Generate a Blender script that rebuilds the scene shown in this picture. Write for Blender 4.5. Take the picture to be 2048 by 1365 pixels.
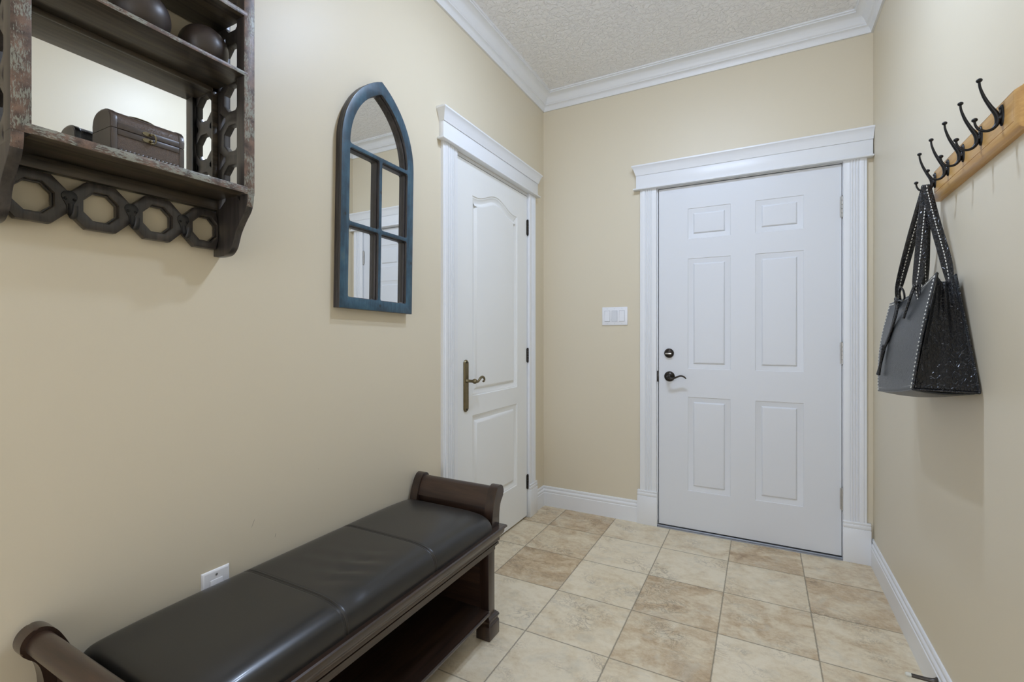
import bpy, bmesh, math, random
from mathutils import Vector, Matrix
PI = math.pi
for o in list(bpy.data.objects):
    bpy.data.objects.remove(o)
sc = bpy.context.scene
COL = sc.collection

# ------------------------------------------------------------------ camera
XL, XR, YB = -1.3126, 0.4936, 2.9318      # left wall, right wall, back wall
ZC = 2.762                                # ceiling
YF = -2.6                                 # rear end of the hallway (behind the camera)
cam_d = bpy.data.cameras.new('camera')
cam_d.sensor_width = 36.0
cam_d.lens = 941.6 / 2048 * 36
cam_d.shift_y = -8.4 / 2048
cam_d.clip_start = 0.02
cam = bpy.data.objects.new('camera', cam_d)
cam.location = (0, 0, 1.143)
cam.rotation_euler = (PI / 2, 0, math.radians(27.936))
COL.objects.link(cam)
sc.camera = cam

# ------------------------------------------------------------------ world, lights, exposure
sc.view_settings.view_transform = 'Standard'
sc.view_settings.look = 'None'
sc.view_settings.exposure = 0.0
sc.view_settings.gamma = 1.0
sc.view_settings.use_curve_mapping = False
world = bpy.data.worlds.new('daylight')
sc.world = world
world.use_nodes = True
world.node_tree.nodes['Background'].inputs[0].default_value = (0.92, 0.985, 1.13, 1)
world.node_tree.nodes['Background'].inputs[1].default_value = 3.5
sc.cycles.max_bounces = 10
sc.cycles.diffuse_bounces = 7
sc.cycles.glossy_bounces = 6
sc.cycles.caustics_reflective = False
sc.cycles.caustics_refractive = False
LAMP_POWER = 23

# ------------------------------------------------------------------ materials
def srgb(r, g, b):
    f = lambda c: (c / 255) / 12.92 if c / 255 <= 0.04045 else ((c / 255 + 0.055) / 1.055) ** 2.4
    return (f(r), f(g), f(b), 1)

class NT:
    def __init__(self, name):
        self.m = bpy.data.materials.new(name)
        self.m.use_nodes = True
        self.t = self.m.node_tree
        self.b = self.t.nodes['Principled BSDF']
        self.tc = None
    def n(self, typ, **kw):
        nd = self.t.nodes.new(typ)
        for k, v in kw.items():
            setattr(nd, k, v)
        return nd
    def l(self, a, b):
        self.t.links.new(a, b)
    def coord(self, kind='Object'):
        if self.tc is None:
            self.tc = self.n('ShaderNodeTexCoord')
        return self.tc.outputs[kind]
    def mapped(self, scale=(1, 1, 1), loc=(0, 0, 0), rot=(0, 0, 0), kind='Object'):
        mp = self.n('ShaderNodeMapping')
        mp.inputs['Scale'].default_value = scale
        mp.inputs['Location'].default_value = loc
        mp.inputs['Rotation'].default_value = rot
        self.l(self.coord(kind), mp.inputs['Vector'])
        return mp.outputs[0]
    def noise(self, vec, scale=5, detail=4, rough=0.55, dist=0.0):
        nd = self.n('ShaderNodeTexNoise')
        nd.inputs['Scale'].default_value = scale
        nd.inputs['Detail'].default_value = detail
        nd.inputs['Roughness'].default_value = rough
        nd.inputs['Distortion'].default_value = dist
        self.l(vec, nd.inputs['Vector'])
        return nd.outputs['Fac']
    def voro(self, vec, scale=5, feature='F1', out='Distance', rnd=1.0):
        nd = self.n('ShaderNodeTexVoronoi', feature=feature)
        nd.inputs['Scale'].default_value = scale
        nd.inputs['Randomness'].default_value = rnd
        self.l(vec, nd.inputs['Vector'])
        return nd.outputs[out]
    def ramp(self, fac, stops):
        r = self.n('ShaderNodeValToRGB')
        cr = r.color_ramp
        while len(cr.elements) < len(stops):
            cr.elements.new(0.5)
        for e, (p, c) in zip(cr.elements, stops):
            e.position = p
            e.color = c if len(c) == 4 else (*c, 1)
        self.l(fac, r.inputs[0])
        return r.outputs[0]
    def mix(self, fac, a, b, typ='MIX'):
        m = self.n('ShaderNodeMix', data_type='RGBA', blend_type=typ)
        for s, v in ((m.inputs[0], fac), (m.inputs[6], a), (m.inputs[7], b)):
            if hasattr(v, 'is_linked'):
                self.l(v, s)
            else:
                s.default_value = v
        return m.outputs[2]
    def math(self, op, a, b=None, c=None):
        m = self.n('ShaderNodeMath', operation=op)
        for i, v in enumerate((a, b, c)):
            if v is None:
                continue
            if hasattr(v, 'is_linked'):
                self.l(v, m.inputs[i])
            else:
                m.inputs[i].default_value = v
        return m.outputs[0]
    def bump(self, h, strength=0.2, dist=0.002, chain=None):
        b = self.n('ShaderNodeBump')
        b.inputs['Strength'].default_value = strength
        b.inputs['Distance'].default_value = dist
        self.l(h, b.inputs['Height'])
        if chain is not None:
            self.l(chain, b.inputs['Normal'])
        return b.outputs[0]
    def set(self, col=None, rough=0.5, metal=0.0, spec=0.5, normal=None, coat=0.0, coat_rough=0.1):
        for k, v in (('Base Color', col), ('Roughness', rough), ('Metallic', metal), ('Specular IOR Level', spec),
                     ('Normal', normal), ('Coat Weight', coat), ('Coat Roughness', coat_rough)):
            if v is None:
                continue
            if hasattr(v, 'is_linked'):
                self.l(v, self.b.inputs[k])
            else:
                self.b.inputs[k].default_value = v
        return self.m

BW = ((0, (0, 0, 0)), (1, (1, 1, 1)))

def mat_wall():
    t = NT('beige_wall_paint')
    v = t.mapped()
    big = t.noise(v, 1.3, 3)
    col = t.mix(big, (0.655, 0.590, 0.455, 1), (0.670, 0.605, 0.470, 1))
    # two small scuffs on the paint above the bench
    sep = t.n('ShaderNodeSeparateXYZ'); t.l(t.coord('Object'), sep.inputs[0])
    fac = None
    for (y, z, ang, ln, wd) in ((0.861, 0.598, 1.15, 0.013, 0.0008), (0.932, 0.536, 1.35, 0.006, 0.0009), (1.09, 0.70, 0.3, 0.0012, 0.0012)):
        dy = t.math('SUBTRACT', sep.outputs[1], y); dz = t.math('SUBTRACT', sep.outputs[2], z)
        c, s = math.cos(ang), math.sin(ang)
        a = t.math('ADD', t.math('MULTIPLY', dy, c / ln), t.math('MULTIPLY', dz, s / ln))
        b = t.math('ADD', t.math('MULTIPLY', dy, -s / wd), t.math('MULTIPLY', dz, c / wd))
        q = t.math('ADD', t.math('MULTIPLY', a, a), t.math('MULTIPLY', b, b))
        m = t.math('LESS_THAN', q, 1.0)
        m = t.math('MULTIPLY', m, t.math('LESS_THAN', sep.outputs[0], XL + 0.05))
        fac = m if fac is None else t.math('MAXIMUM', fac, m)
    col = t.mix(t.math('MULTIPLY', fac, 0.6), col, (0.16, 0.14, 0.11, 1))
    fine = t.noise(v, 260, 2)
    return t.set(col, 0.42, spec=0.35, normal=t.bump(fine, 0.09, 0.0006))

def mat_paint(name, col, rough=0.35, bump=0.02):
    t = NT(name)
    v = t.mapped()
    c = t.mix(t.noise(v, 2.5, 2), tuple(x * 0.985 for x in col[:3]) + (1,), col)
    return t.set(c, rough, spec=0.45, normal=t.bump(t.noise(v, 180, 2), bump, 0.0005))

def mat_ceiling():
    t = NT('textured_white_ceiling')
    v = t.mapped()
    a = t.noise(v, 46, 3, 0.5, 0.6)
    b = t.noise(v, 120, 2)
    h = t.math('ADD', t.ramp(a, ((0.42, (0, 0, 0)), (0.60, (1, 1, 1)))), t.math('MULTIPLY', b, 0.35))
    return t.set((0.88, 0.88, 0.89, 1), 0.55, spec=0.4, normal=t.bump(h, 0.85, 0.0048))

def mat_floor(T, X0, Y0):
    t = NT('stone_look_floor_tile')
    sep = t.n('ShaderNodeSeparateXYZ'); t.l(t.coord('Object'), sep.inputs[0])
    wob = t.noise(t.mapped((1, 1, 1)), 60, 3)
    w2 = t.math('MULTIPLY', t.math('SUBTRACT', wob, 0.5), 0.004)
    fx = t.math('PINGPONG', t.math('ADD', t.math('SUBTRACT', sep.outputs[0], X0), w2), T / 2)
    fy = t.math('PINGPONG', t.math('ADD', t.math('SUBTRACT', sep.outputs[1], Y0), w2), T / 2)
    d = t.math('MINIMUM', fx, fy)
    grout = t.ramp(d, ((0.0026, (1, 1, 1)), (0.0038, (0, 0, 0))))
    at = t.n('ShaderNodeAttribute'); at.attribute_name = 'tile_tone'
    av = t.n('ShaderNodeAttribute'); av.attribute_name = 'tile_shift'
    base = t.mapped()
    addv = t.n('ShaderNodeVectorMath', operation='ADD')
    t.l(base, addv.inputs[0]); t.l(av.outputs['Vector'], addv.inputs[1])
    sc_ = t.n('ShaderNodeMapping'); t.l(addv.outputs[0], sc_.inputs['Vector']); sc_.inputs['Scale'].default_value = (1, 1.25, 1)
    v = sc_.outputs[0]
    cloud = t.noise(v, 7.0, 7, 0.56, 0.9)
    fine = t.noise(v, 42, 7, 0.7, 0.5)
    tone = t.math('ADD', t.math('MULTIPLY', at.outputs['Fac'], 0.58), t.math('MULTIPLY', t.math('SUBTRACT', cloud, 0.48), 1.25))
    tone = t.math('ADD', tone, t.math('MULTIPLY', t.math('SUBTRACT', fine, 0.5), 0.85))
    col = t.ramp(tone, ((0.0, srgb(228, 216, 191)), (0.28, srgb(217, 202, 173)), (0.55, srgb(196, 173, 140)), (0.85, srgb(158, 132, 102))))
    greym = t.ramp(t.noise(v, 9, 6, 0.6, 1.2), ((0.52, (0, 0, 0)), (0.68, (1, 1, 1))))
    col = t.mix(t.math('MULTIPLY', greym, 0.35), col, srgb(196, 191, 175))
    ridge = t.ramp(t.noise(v, 13, 9, 0.72, 2.2), ((0.47, (0, 0, 0)), (0.495, (1, 1, 1)), (0.505, (1, 1, 1)), (0.53, (0, 0, 0))))
    msk = t.ramp(t.noise(v, 5, 3), ((0.50, (0, 0, 0)), (0.66, (1, 1, 1))))
    vein = t.math('MULTIPLY', ridge, msk)
    col = t.mix(t.math('MULTIPLY', vein, 0.6), col, srgb(112, 98, 80))
    col = t.mix(grout, col, srgb(138, 129, 112))
    h = t.math('SUBTRACT', t.math('ADD', t.math('MULTIPLY', fine, 0.25), t.math('MULTIPLY', vein, -0.25)), grout)
    rough = t.ramp(grout, ((0, (0.42, 0.42, 0.42)), (1, (0.9, 0.9, 0.9))))
    return t.set(col, rough, spec=0.4, normal=t.bump(h, 0.55, 0.0018))

def mat_wood(name, dark, light, axis=1, scale=1.0, rough=0.35, coat=0.3, bump=0.1, contrast=(0.35, 0.7)):
    t = NT(name)
    s = [16 * scale] * 3
    s[axis] = 1.1 * scale
    v = t.mapped(tuple(s))
    g = t.noise(v, 3.0, 8, 0.6, 0.7)
    f = t.noise(v, 14.0, 4, 0.6)
    m = t.math('ADD', t.math('MULTIPLY', g, 0.75), t.math('MULTIPLY', f, 0.25))
    col = t.ramp(m, ((contrast[0], dark), (contrast[1], light)))
    return t.set(col, rough, spec=0.5, normal=t.bump(f, bump, 0.0006), coat=coat, coat_rough=0.18)

def mat_worn(name, axis):
    """antique finish: dark red-brown wood with flaking sage paint along the grain"""
    t = NT(name)
    s = [330, 330, 330]
    s[axis] = 75
    v = t.mapped(tuple(s))
    flake = t.noise(v, 1.3, 6, 0.68, 0.6)
    patch = t.noise(t.mapped((14, 14, 14)), 1.6, 3)
    m = t.math('ADD', flake, t.math('MULTIPLY', t.math('SUBTRACT', patch, 0.5), 0.75))
    base = t.ramp(t.noise(t.mapped((26, 26, 26)), 1.5, 6, 0.65), ((0.34, srgb(62, 54, 50)), (0.50, srgb(104, 86, 76)), (0.66, srgb(128, 104, 91))))
    fac = t.ramp(m, ((0.53, (0, 0, 0)), (0.57, (1, 1, 1))))
    col = t.mix(t.math('MULTIPLY', fac, 0.85), base, srgb(146, 150, 140))
    dk = t.ramp(t.noise(v, 2.6, 4, 0.7), ((0.60, (0, 0, 0)), (0.66, (1, 1, 1))))
    col = t.mix(t.math('MULTIPLY', dk, 0.8), col, srgb(48, 42, 40))
    return t.set(col, 0.42, spec=0.5, normal=t.bump(t.math('ADD', fac, t.math('MULTIPLY', dk, -0.6)), 0.3, 0.0005))

def mat_blue():
    t = NT('blue_stained_wood')
    v = t.mapped((1, 1, 1))
    n1 = t.noise(v, 9, 5, 0.6, 0.4)
    n2 = t.noise(t.mapped((40, 60, 9)), 1.5, 6, 0.65)
    m = t.math('ADD', t.math('MULTIPLY', n1, 0.6), t.math('MULTIPLY', n2, 0.4))
    col = t.ramp(m, ((0.34, srgb(38, 48, 56)), (0.47, srgb(44, 68, 84)), (0.58, srgb(56, 88, 106)), (0.72, srgb(92, 106, 104))))
    kn = None
    sep = t.n('ShaderNodeSeparateXYZ'); t.l(t.coord('Object'), sep.inputs[0])
    for (y, z) in ((0.005, 0.020), (0.002, 0.452), (0.180, 0.21), (-0.17, 0.33)):
        dy = t.math('MULTIPLY', t.math('SUBTRACT', sep.outputs[1], y), 1 / 0.0055)
        dz = t.math('MULTIPLY', t.math('SUBTRACT', sep.outputs[2], z), 1 / 0.0075)
        q = t.math('ADD', t.math('MULTIPLY', dy, dy), t.math('MULTIPLY', dz, dz))
        mm = t.ramp(q, ((0.3, (1, 1, 1)), (1.0, (0, 0, 0))))
        kn = mm if kn is None else t.math('MAXIMUM', kn, mm)
    col = t.mix(t.math('MULTIPLY', kn, 0.8), col, srgb(38, 32, 30))
    return t.set(col, 0.42, spec=0.45, normal=t.bump(n2, 0.15, 0.0006), coat=0.15)

def mat_leather(name, col, rough=0.3, scale=420, bump=0.12, coat=0.0):
    t = NT(name)
    v = t.mapped()
    c = t.voro(v, scale, 'DISTANCE_TO_EDGE')
    h = t.ramp(c, ((0.0, (0, 0, 0)), (0.25, (1, 1, 1))))
    big = t.noise(v, 9, 3)
    r = t.ramp(big, ((0.3, (rough * 0.85,) * 3), (0.7, (rough * 1.2,) * 3)))
    return t.set(col, rough, spec=0.5, normal=t.bump(h, bump, 0.0004), coat=coat)

def mat_croc(name, base, edge, rough, scale, bump, stretch=(1, 1, 1), coat=0.0):
    t = NT(name)
    v = t.mapped(stretch)
    d = t.voro(v, scale, 'DISTANCE_TO_EDGE', rnd=0.75)
    h = t.ramp(d, ((0.0, (0, 0, 0)), (0.10, (1, 1, 1))))
    col = t.mix(h, edge, base)
    return t.set(col, rough, spec=0.42, normal=t.bump(h, bump, 0.0014), coat=coat, coat_rough=0.06)

def mat_simple(name, col, rough=0.4, metal=0.0, spec=0.5, bump=0.0, bscale=120, coat=0.0, var=0.12):
    t = NT(name)
    v = t.mapped()
    n = t.noise(v, bscale * 0.25, 3)
    c = t.mix(n, tuple(x * (1 - var) for x in col[:3]) + (1,), tuple(min(1, x * (1 + var)) for x in col[:3]) + (1,))
    nrm = t.bump(t.noise(v, bscale, 3), bump, 0.0006) if bump else None
    return t.set(c, rough, metal, spec, nrm, coat)

def mat_embossed():
    t = NT('embossed_brown_leather')
    v = t.mapped()
    n = t.noise(v, 130, 4, 0.6, 2.0)
    h = t.ramp(n, ((0.46, (0, 0, 0)), (0.50, (1, 1, 1)), (0.56, (0.2, 0.2, 0.2))))
    col = t.mix(h, srgb(78, 64, 56), srgb(112, 96, 84))
    return t.set(col, 0.34, spec=0.6, normal=t.bump(h, 0.6, 0.0012), coat=0.2)

def mat_emit(name, col, strength):
    t = NT(name)
    t.b.inputs['Emission Color'].default_value = col
    t.b.inputs['Emission Strength'].default_value = strength
    return t.set((0.9, 0.9, 0.9, 1), 0.4)

M = {}
M['wall'] = mat_wall()
M['white'] = mat_paint('white_semigloss_trim', (0.77, 0.785, 0.805, 1), 0.32)
M['door'] = mat_paint('white_door_paint', (0.70, 0.72, 0.75, 1), 0.38)
M['closet'] = mat_paint('warm_white_door_paint', (0.80, 0.81, 0.80, 1), 0.38)
M['ceiling'] = mat_ceiling()
M['gap'] = mat_simple('dark_gap_backing', (0.012, 0.012, 0.013, 1), 0.8)  # near-black, stands for the shade in the door gaps
M['steel'] = mat_simple('grey_aluminium', (0.26, 0.265, 0.275, 1), 0.5, 0.7)
M['nickel'] = mat_simple('brushed_nickel', (0.50, 0.49, 0.47, 1), 0.35, 1.0, var=0.2)
M['bronze'] = mat_simple('oil_rubbed_bronze', (0.045, 0.038, 0.032, 1), 0.28, 0.85, var=0.25)
M['brass'] = mat_simple('antique_brass', (0.20, 0.165, 0.095, 1), 0.36, 0.95, var=0.35, bump=0.05)
M['chrome'] = mat_simple('polished_silver', (0.8, 0.78, 0.74, 1), 0.15, 1.0)
M['plastic'] = mat_simple('white_plastic', (0.78, 0.79, 0.82, 1), 0.3, var=0.01)
M['plasticgap'] = mat_simple('shadow_gap_grey_plastic', (0.30, 0.31, 0.34, 1), 0.5, var=0.01)
M['plastic2'] = mat_simple('grey_white_plastic', (0.66, 0.68, 0.72, 1), 0.3, var=0.01)
M['dkwood'] = mat_wood('dark_antique_wood', srgb(34, 30, 28), srgb(98, 88, 74), 1, 1.0, 0.36, 0.15, 0.12)
M['dkwoodv'] = mat_wood('dark_antique_wood_upright', srgb(30, 27, 27), srgb(76, 70, 66), 2, 1.0, 0.34, 0.2, 0.12)
M['worn_y'] = mat_worn('flaking_paint_board_edge', 1)
M['worn_z'] = mat_worn('flaking_paint_upright', 2)
M['iron'] = mat_simple('black_cast_iron', (0.018, 0.018, 0.019, 1), 0.34, 0.6, bump=0.25, bscale=300, var=0.3)
M['iron2'] = mat_simple('dark_worn_iron', (0.035, 0.034, 0.034, 1), 0.4, 0.5, bump=0.25, bscale=260, var=0.4)
M['mirror'] = mat_simple('mirror_silvering', (0.90, 0.91, 0.90, 1), 0.006, 1.0, var=0.0)
M['blue'] = mat_blue()
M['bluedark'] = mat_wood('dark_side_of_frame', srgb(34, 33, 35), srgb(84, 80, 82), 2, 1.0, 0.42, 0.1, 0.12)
M['cherry'] = mat_wood('dark_cherry_wood', srgb(30, 20, 15), srgb(66, 48, 37), 1, 0.8, 0.30, 0.45, 0.05)
M['cherryx'] = mat_wood('dark_cherry_wood_cross', srgb(32, 21, 16), srgb(72, 51, 39), 0, 0.8, 0.34, 0.35, 0.05)
M['cherryv'] = mat_wood('dark_cherry_wood_upright', srgb(30, 19, 14), srgb(62, 43, 32), 2, 0.8, 0.30, 0.45, 0.05)
M['leather'] = mat_leather('black_brown_leather', (0.019, 0.018, 0.017, 1), 0.30, 900, 0.02, coat=0.10)
M['thread'] = mat_simple('dark_thread', (0.03, 0.03, 0.03, 1), 0.7)
M['ball'] = mat_simple('polished_dark_wood_ball', (0.048, 0.036, 0.031, 1), 0.40, 0.0, 0.6, coat=0.0, var=0.25)
M['pine'] = mat_wood('golden_pine', srgb(168, 122, 64), srgb(214, 172, 104), 1, 0.9, 0.42, 0.2, 0.08, (0.3, 0.72))
M['bagfront'] = mat_croc('matte_black_croc_leather', (0.022, 0.025, 0.026, 1), (0.008, 0.009, 0.010, 1), 0.32, 105, 0.45, (1, 1, 1.5))
M['bagside'] = mat_croc('glossy_black_croc_leather', (0.006, 0.006, 0.007, 1), (0.014, 0.014, 0.014, 1), 0.24, 150, 0.7, (1, 1, 0.7), coat=0.0)
M['strap'] = mat_croc('glossy_black_strap_leather', (0.010, 0.010, 0.011, 1), (0.03, 0.03, 0.03, 1), 0.22, 130, 0.6)
M['stitch'] = mat_simple('cream_saddle_stitch', (0.72, 0.70, 0.64, 1), 0.6)
M['chestskin'] = mat_embossed()
M['chestrim'] = mat_simple('dark_leather_edging', (0.060, 0.045, 0.038, 1), 0.3, 0.0, 0.6, bump=0.5, bscale=400, coat=0.2, var=0.3)
M['chestend'] = mat_simple('grey_brown_chest_wood', (0.115, 0.098, 0.078, 1), 0.5, bump=0.1, bscale=160)
M['cheststrip'] = mat_simple('smooth_brown_leather_strip', (0.060, 0.048, 0.043, 1), 0.32, spec=0.6)
M['rubber'] = mat_simple('white_rubber', (0.62, 0.62, 0.55, 1), 0.6)
M['spring'] = mat_simple('dark_bronze_spring', (0.085, 0.075, 0.065, 1), 0.35, 0.8)

# ------------------------------------------------------------------ mesh helpers
def finish(name, bm, mats, parent=None, smooth=40, label=None, cat=None, group=None, kind=None, loc=None):
    """turn a bmesh into ONE object; geometry is given in world coordinates and stored about loc"""
    bmesh.ops.recalc_face_normals(bm, faces=bm.faces)
    if loc is None and parent is not None:
        loc = parent.matrix_world.translation if parent.type != 'EMPTY' else parent.location
        loc = WLOC.get(parent.name, Vector((0, 0, 0)))
    loc = Vector(loc) if loc is not None else Vector((0, 0, 0))
    me = bpy.data.meshes.new(name)
    bmesh.ops.translate(bm, verts=bm.verts, vec=-loc)
    bm.to_mesh(me)
    bm.free()
    if not isinstance(mats, (list, tuple)):
        mats = [mats]
    for m in mats:
        me.materials.append(m)
    if smooth:
        me.shade_smooth()
        try:
            me.set_sharp_from_angle(angle=math.radians(smooth))
        except Exception:
            pass
    o = bpy.data.objects.new(name, me)
    COL.objects.link(o)
    if parent is not None:
        o.parent = parent
        o.location = loc - WLOC.get(parent.name, Vector((0, 0, 0)))
    else:
        o.location = loc
    WLOC[o.name] = loc.copy()
    tag(o, label, cat, group, kind)
    return o

WLOC = {}
def tag(o, label=None, cat=None, group=None, kind=None):
    if label: o['label'] = label
    if cat: o['category'] = cat
    if group: o['group'] = group
    if kind: o['kind'] = kind

def thing(name, loc, label, cat, group=None, kind=None):
    o = bpy.data.objects.new(name, None)
    o.empty_display_size = 0.05
    o.location = loc
    COL.objects.link(o)
    WLOC[o.name] = Vector(loc)
    tag(o, label, cat, group, kind)
    return o

def box(bm, x0, x1, y0, y1, z0, z1, bev=0.0, seg=2, mi=0):
    r = bmesh.ops.create_cube(bm, size=1.0)
    vs = r['verts']
    for v in vs:
        v.co = Vector(((x0 + x1) / 2 + v.co.x * (x1 - x0), (y0 + y1) / 2 + v.co.y * (y1 - y0), (z0 + z1) / 2 + v.co.z * (z1 - z0)))
    fs = {f for v in vs for f in v.link_faces}
    for f in fs: f.material_index = mi
    if bev:
        es = list({e for v in vs for e in v.link_edges})
        bmesh.ops.bevel(bm, geom=es, offset=bev, segments=seg, profile=0.5, affect='EDGES')

def sweep(bm, path, prof, mapf, closed=False, cap=True, mi=0, fill_inner=False):
    """path: 2D points; prof: (offset to the LEFT of the path, height); mapf(a,b,h)->Vector; mitred"""
    n = len(path)
    rings = []
    for i, p in enumerate(path):
        p = Vector(p)
        if closed or 0 < i < n - 1:
            d1 = (p - Vector(path[(i - 1) % n])).normalized()
            d2 = (Vector(path[(i + 1) % n]) - p).normalized()
        elif i == 0:
            d1 = d2 = (Vector(path[1]) - p).normalized()
        else:
            d1 = d2 = (p - Vector(path[i - 1])).normalized()
        n1 = Vector((-d1.y, d1.x)); n2 = Vector((-d2.y, d2.x))
        m = (n1 + n2) / (1 + n1.dot(n2))
        rings.append([bm.verts.new(mapf(p.x + m.x * a, p.y + m.y * a, h)) for a, h in prof])
    k = len(prof)
    for i in range(n if closed else n - 1):
        r0, r1 = rings[i], rings[(i + 1) % n]
        for j in range(k - 1):
            f = bm.faces.new((r0[j], r1[j], r1[j + 1], r0[j + 1])); f.material_index = mi
    if not closed and cap:
        for r in (rings[0], rings[-1]):
            f = bm.faces.new(r); f.material_index = mi
    if fill_inner:
        f = bm.faces.new([r[-1] for r in rings]); f.material_index = mi
    return rings

def tube(bm, pts, rad, seg=12, caps=True, mi=0, flat=1.0, up=None):
    """tapered tube along 3-D points; rad scalar or list; flat squashes the section along 'up'"""
    pts = [Vector(p) for p in pts]
    n = len(pts)
    rs = rad if isinstance(rad, (list, tuple)) else [rad] * n
    prev = None
    rings = []
    for i, p in enumerate(pts):
        t = (pts[min(i + 1, n - 1)] - pts[max(i - 1, 0)]).normalized()
        if prev is None:
            a = Vector(up) if up else (Vector((0, 0, 1)) if abs(t.z) < 0.9 else Vector((1, 0, 0)))
        else:
            a = prev
        a = (a - t * a.dot(t)).normalized()
        prev = a
        b = t.cross(a)
        rings.append([bm.verts.new(p + a * (rs[i] * flat * math.cos(2 * PI * k / seg)) + b * (rs[i] * math.sin(2 * PI * k / seg))) for k in range(seg)])
    for i in range(n - 1):
        for k in range(seg):
            f = bm.faces.new((rings[i][k], rings[i][(k + 1) % seg], rings[i + 1][(k + 1) % seg], rings[i + 1][k])); f.material_index = mi
    if caps:
        bm.faces.new(rings[0]).material_index = mi
        bm.faces.new(rings[-1]).material_index = mi

def curve_pts(ctrl, n=8):
    """Catmull-Rom through control points (tuples of any length)"""
    P = [tuple(c) for c in ctrl]
    P = [P[0]] + P + [P[-1]]
    out = []
    for i in range(1, len(P) - 2):
        for k in range(n):
            t = k / n
            out.append(tuple(0.5 * (2 * b + (c - a) * t + (2 * a - 5 * b + 4 * c - d) * t * t + (3 * b - a - 3 * c + d) * t ** 3)
                             for a, b, c, d in zip(P[i - 1], P[i], P[i + 1], P[i + 2])))
    out.append(P[-2])
    return out

def lathe(bm, prof, origin, axis, seg=24, mi=0):
    """prof: (radius, distance along axis)"""
    ax = Vector(axis).normalized()
    a = ax.orthogonal().normalized(); b = ax.cross(a)
    o = Vector(origin)
    rings = []
    for r, d in prof:
        if r < 1e-6:
            rings.append([bm.verts.new(o + ax * d)])
        else:
            rings.append([bm.verts.new(o + ax * d + a * (r * math.cos(2 * PI * k / seg)) + b * (r * math.sin(2 * PI * k / seg))) for k in range(seg)])
    for r0, r1 in zip(rings[:-1], rings[1:]):
        for k in range(seg):
            q = (k + 1) % seg
            if len(r0) == 1 and len(r1) == 1: continue
            if len(r0) == 1: f = bm.faces.new((r0[0], r1[q], r1[k]))
            elif len(r1) == 1: f = bm.faces.new((r0[k], r0[q], r1[0]))
            else: f = bm.faces.new((r0[k], r0[q], r1[q], r1[k]))
            f.material_index = mi

def sphere(bm, c, r, sx=1, sy=1, sz=1, seg=24, rings=16):
    m = Matrix.Translation(Vector(c)) @ Matrix.Diagonal((sx, sy, sz, 1))
    bmesh.ops.create_uvsphere(bm, u_segments=seg, v_segments=rings, radius=r, matrix=m)

def plate(bm, outer, holes, h0, h1, mapf, bev=0.0, mi=0):
    """flat polygon with holes, extruded h0..h1 and bevelled on its front rim (via a 2D curve)"""
    cu = bpy.data.curves.new('tmp', 'CURVE')
    cu.dimensions = '2D'
    cu.fill_mode = 'BOTH'
    T = (h1 - h0)
    cu.extrude = T / 2 - bev
    cu.bevel_depth = bev
    cu.bevel_resolution = 1
    cu.offset = -bev
    for poly in [outer] + list(holes):
        sp = cu.splines.new('POLY')
        sp.points.add(len(poly) - 1)
        for q, (a, b) in zip(sp.points, poly):
            q.co = (a, b, 0, 1)
        sp.use_cyclic_u = True
    ob = bpy.data.objects.new('tmp', cu)
    COL.objects.link(ob)
    dg = bpy.context.evaluated_depsgraph_get()
    dg.update()
    me = bpy.data.meshes.new_from_object(ob.evaluated_get(dg))
    b2 = bmesh.new(); b2.from_mesh(me)
    bmesh.ops.remove_doubles(b2, verts=b2.verts, dist=1e-6)
    vm = {}
    for v in b2.verts:
        vm[v] = bm.verts.new(mapf(v.co.x, v.co.y, v.co.z + (h0 + h1) / 2))
    for f in b2.faces:
        try:
            g = bm.faces.new([vm[v] for v in f.verts]); g.material_index = mi
        except ValueError:
            pass
    b2.free()
    bpy.data.objects.remove(ob); bpy.data.curves.remove(cu); bpy.data.meshes.remove(me)

def front_mat(bm, axis, sign, mi, thr=0.6):
    bmesh.ops.recalc_face_normals(bm, faces=bm.faces)
    for f in bm.faces:
        f.normal_update()
        if f.normal[axis] * sign > thr:
            f.material_index = mi

def copy_tree(o, parent=None, loc=None):
    c = o.copy()
    COL.objects.link(c)
    c.parent = parent
    if loc is not None:
        c.location = loc
    for ch in list(o.children):
        copy_tree(ch, c)
    return c

mapL = lambda a, b, h: Vector((XL + h, a, b))          # left wall: a=y, b=z
mapR = lambda a, b, h: Vector((XR - h, a, b))
mapB = lambda a, b, h: Vector((a, YB - h, b))          # back wall: a=x, b=z
mapF = lambda a, b, h: Vector((a, b, h))               # floor plane
rect = lambda a0, a1, b0, b1: [(a0, b0), (a1, b0), (a1, b1), (a0, b1)]

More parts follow.
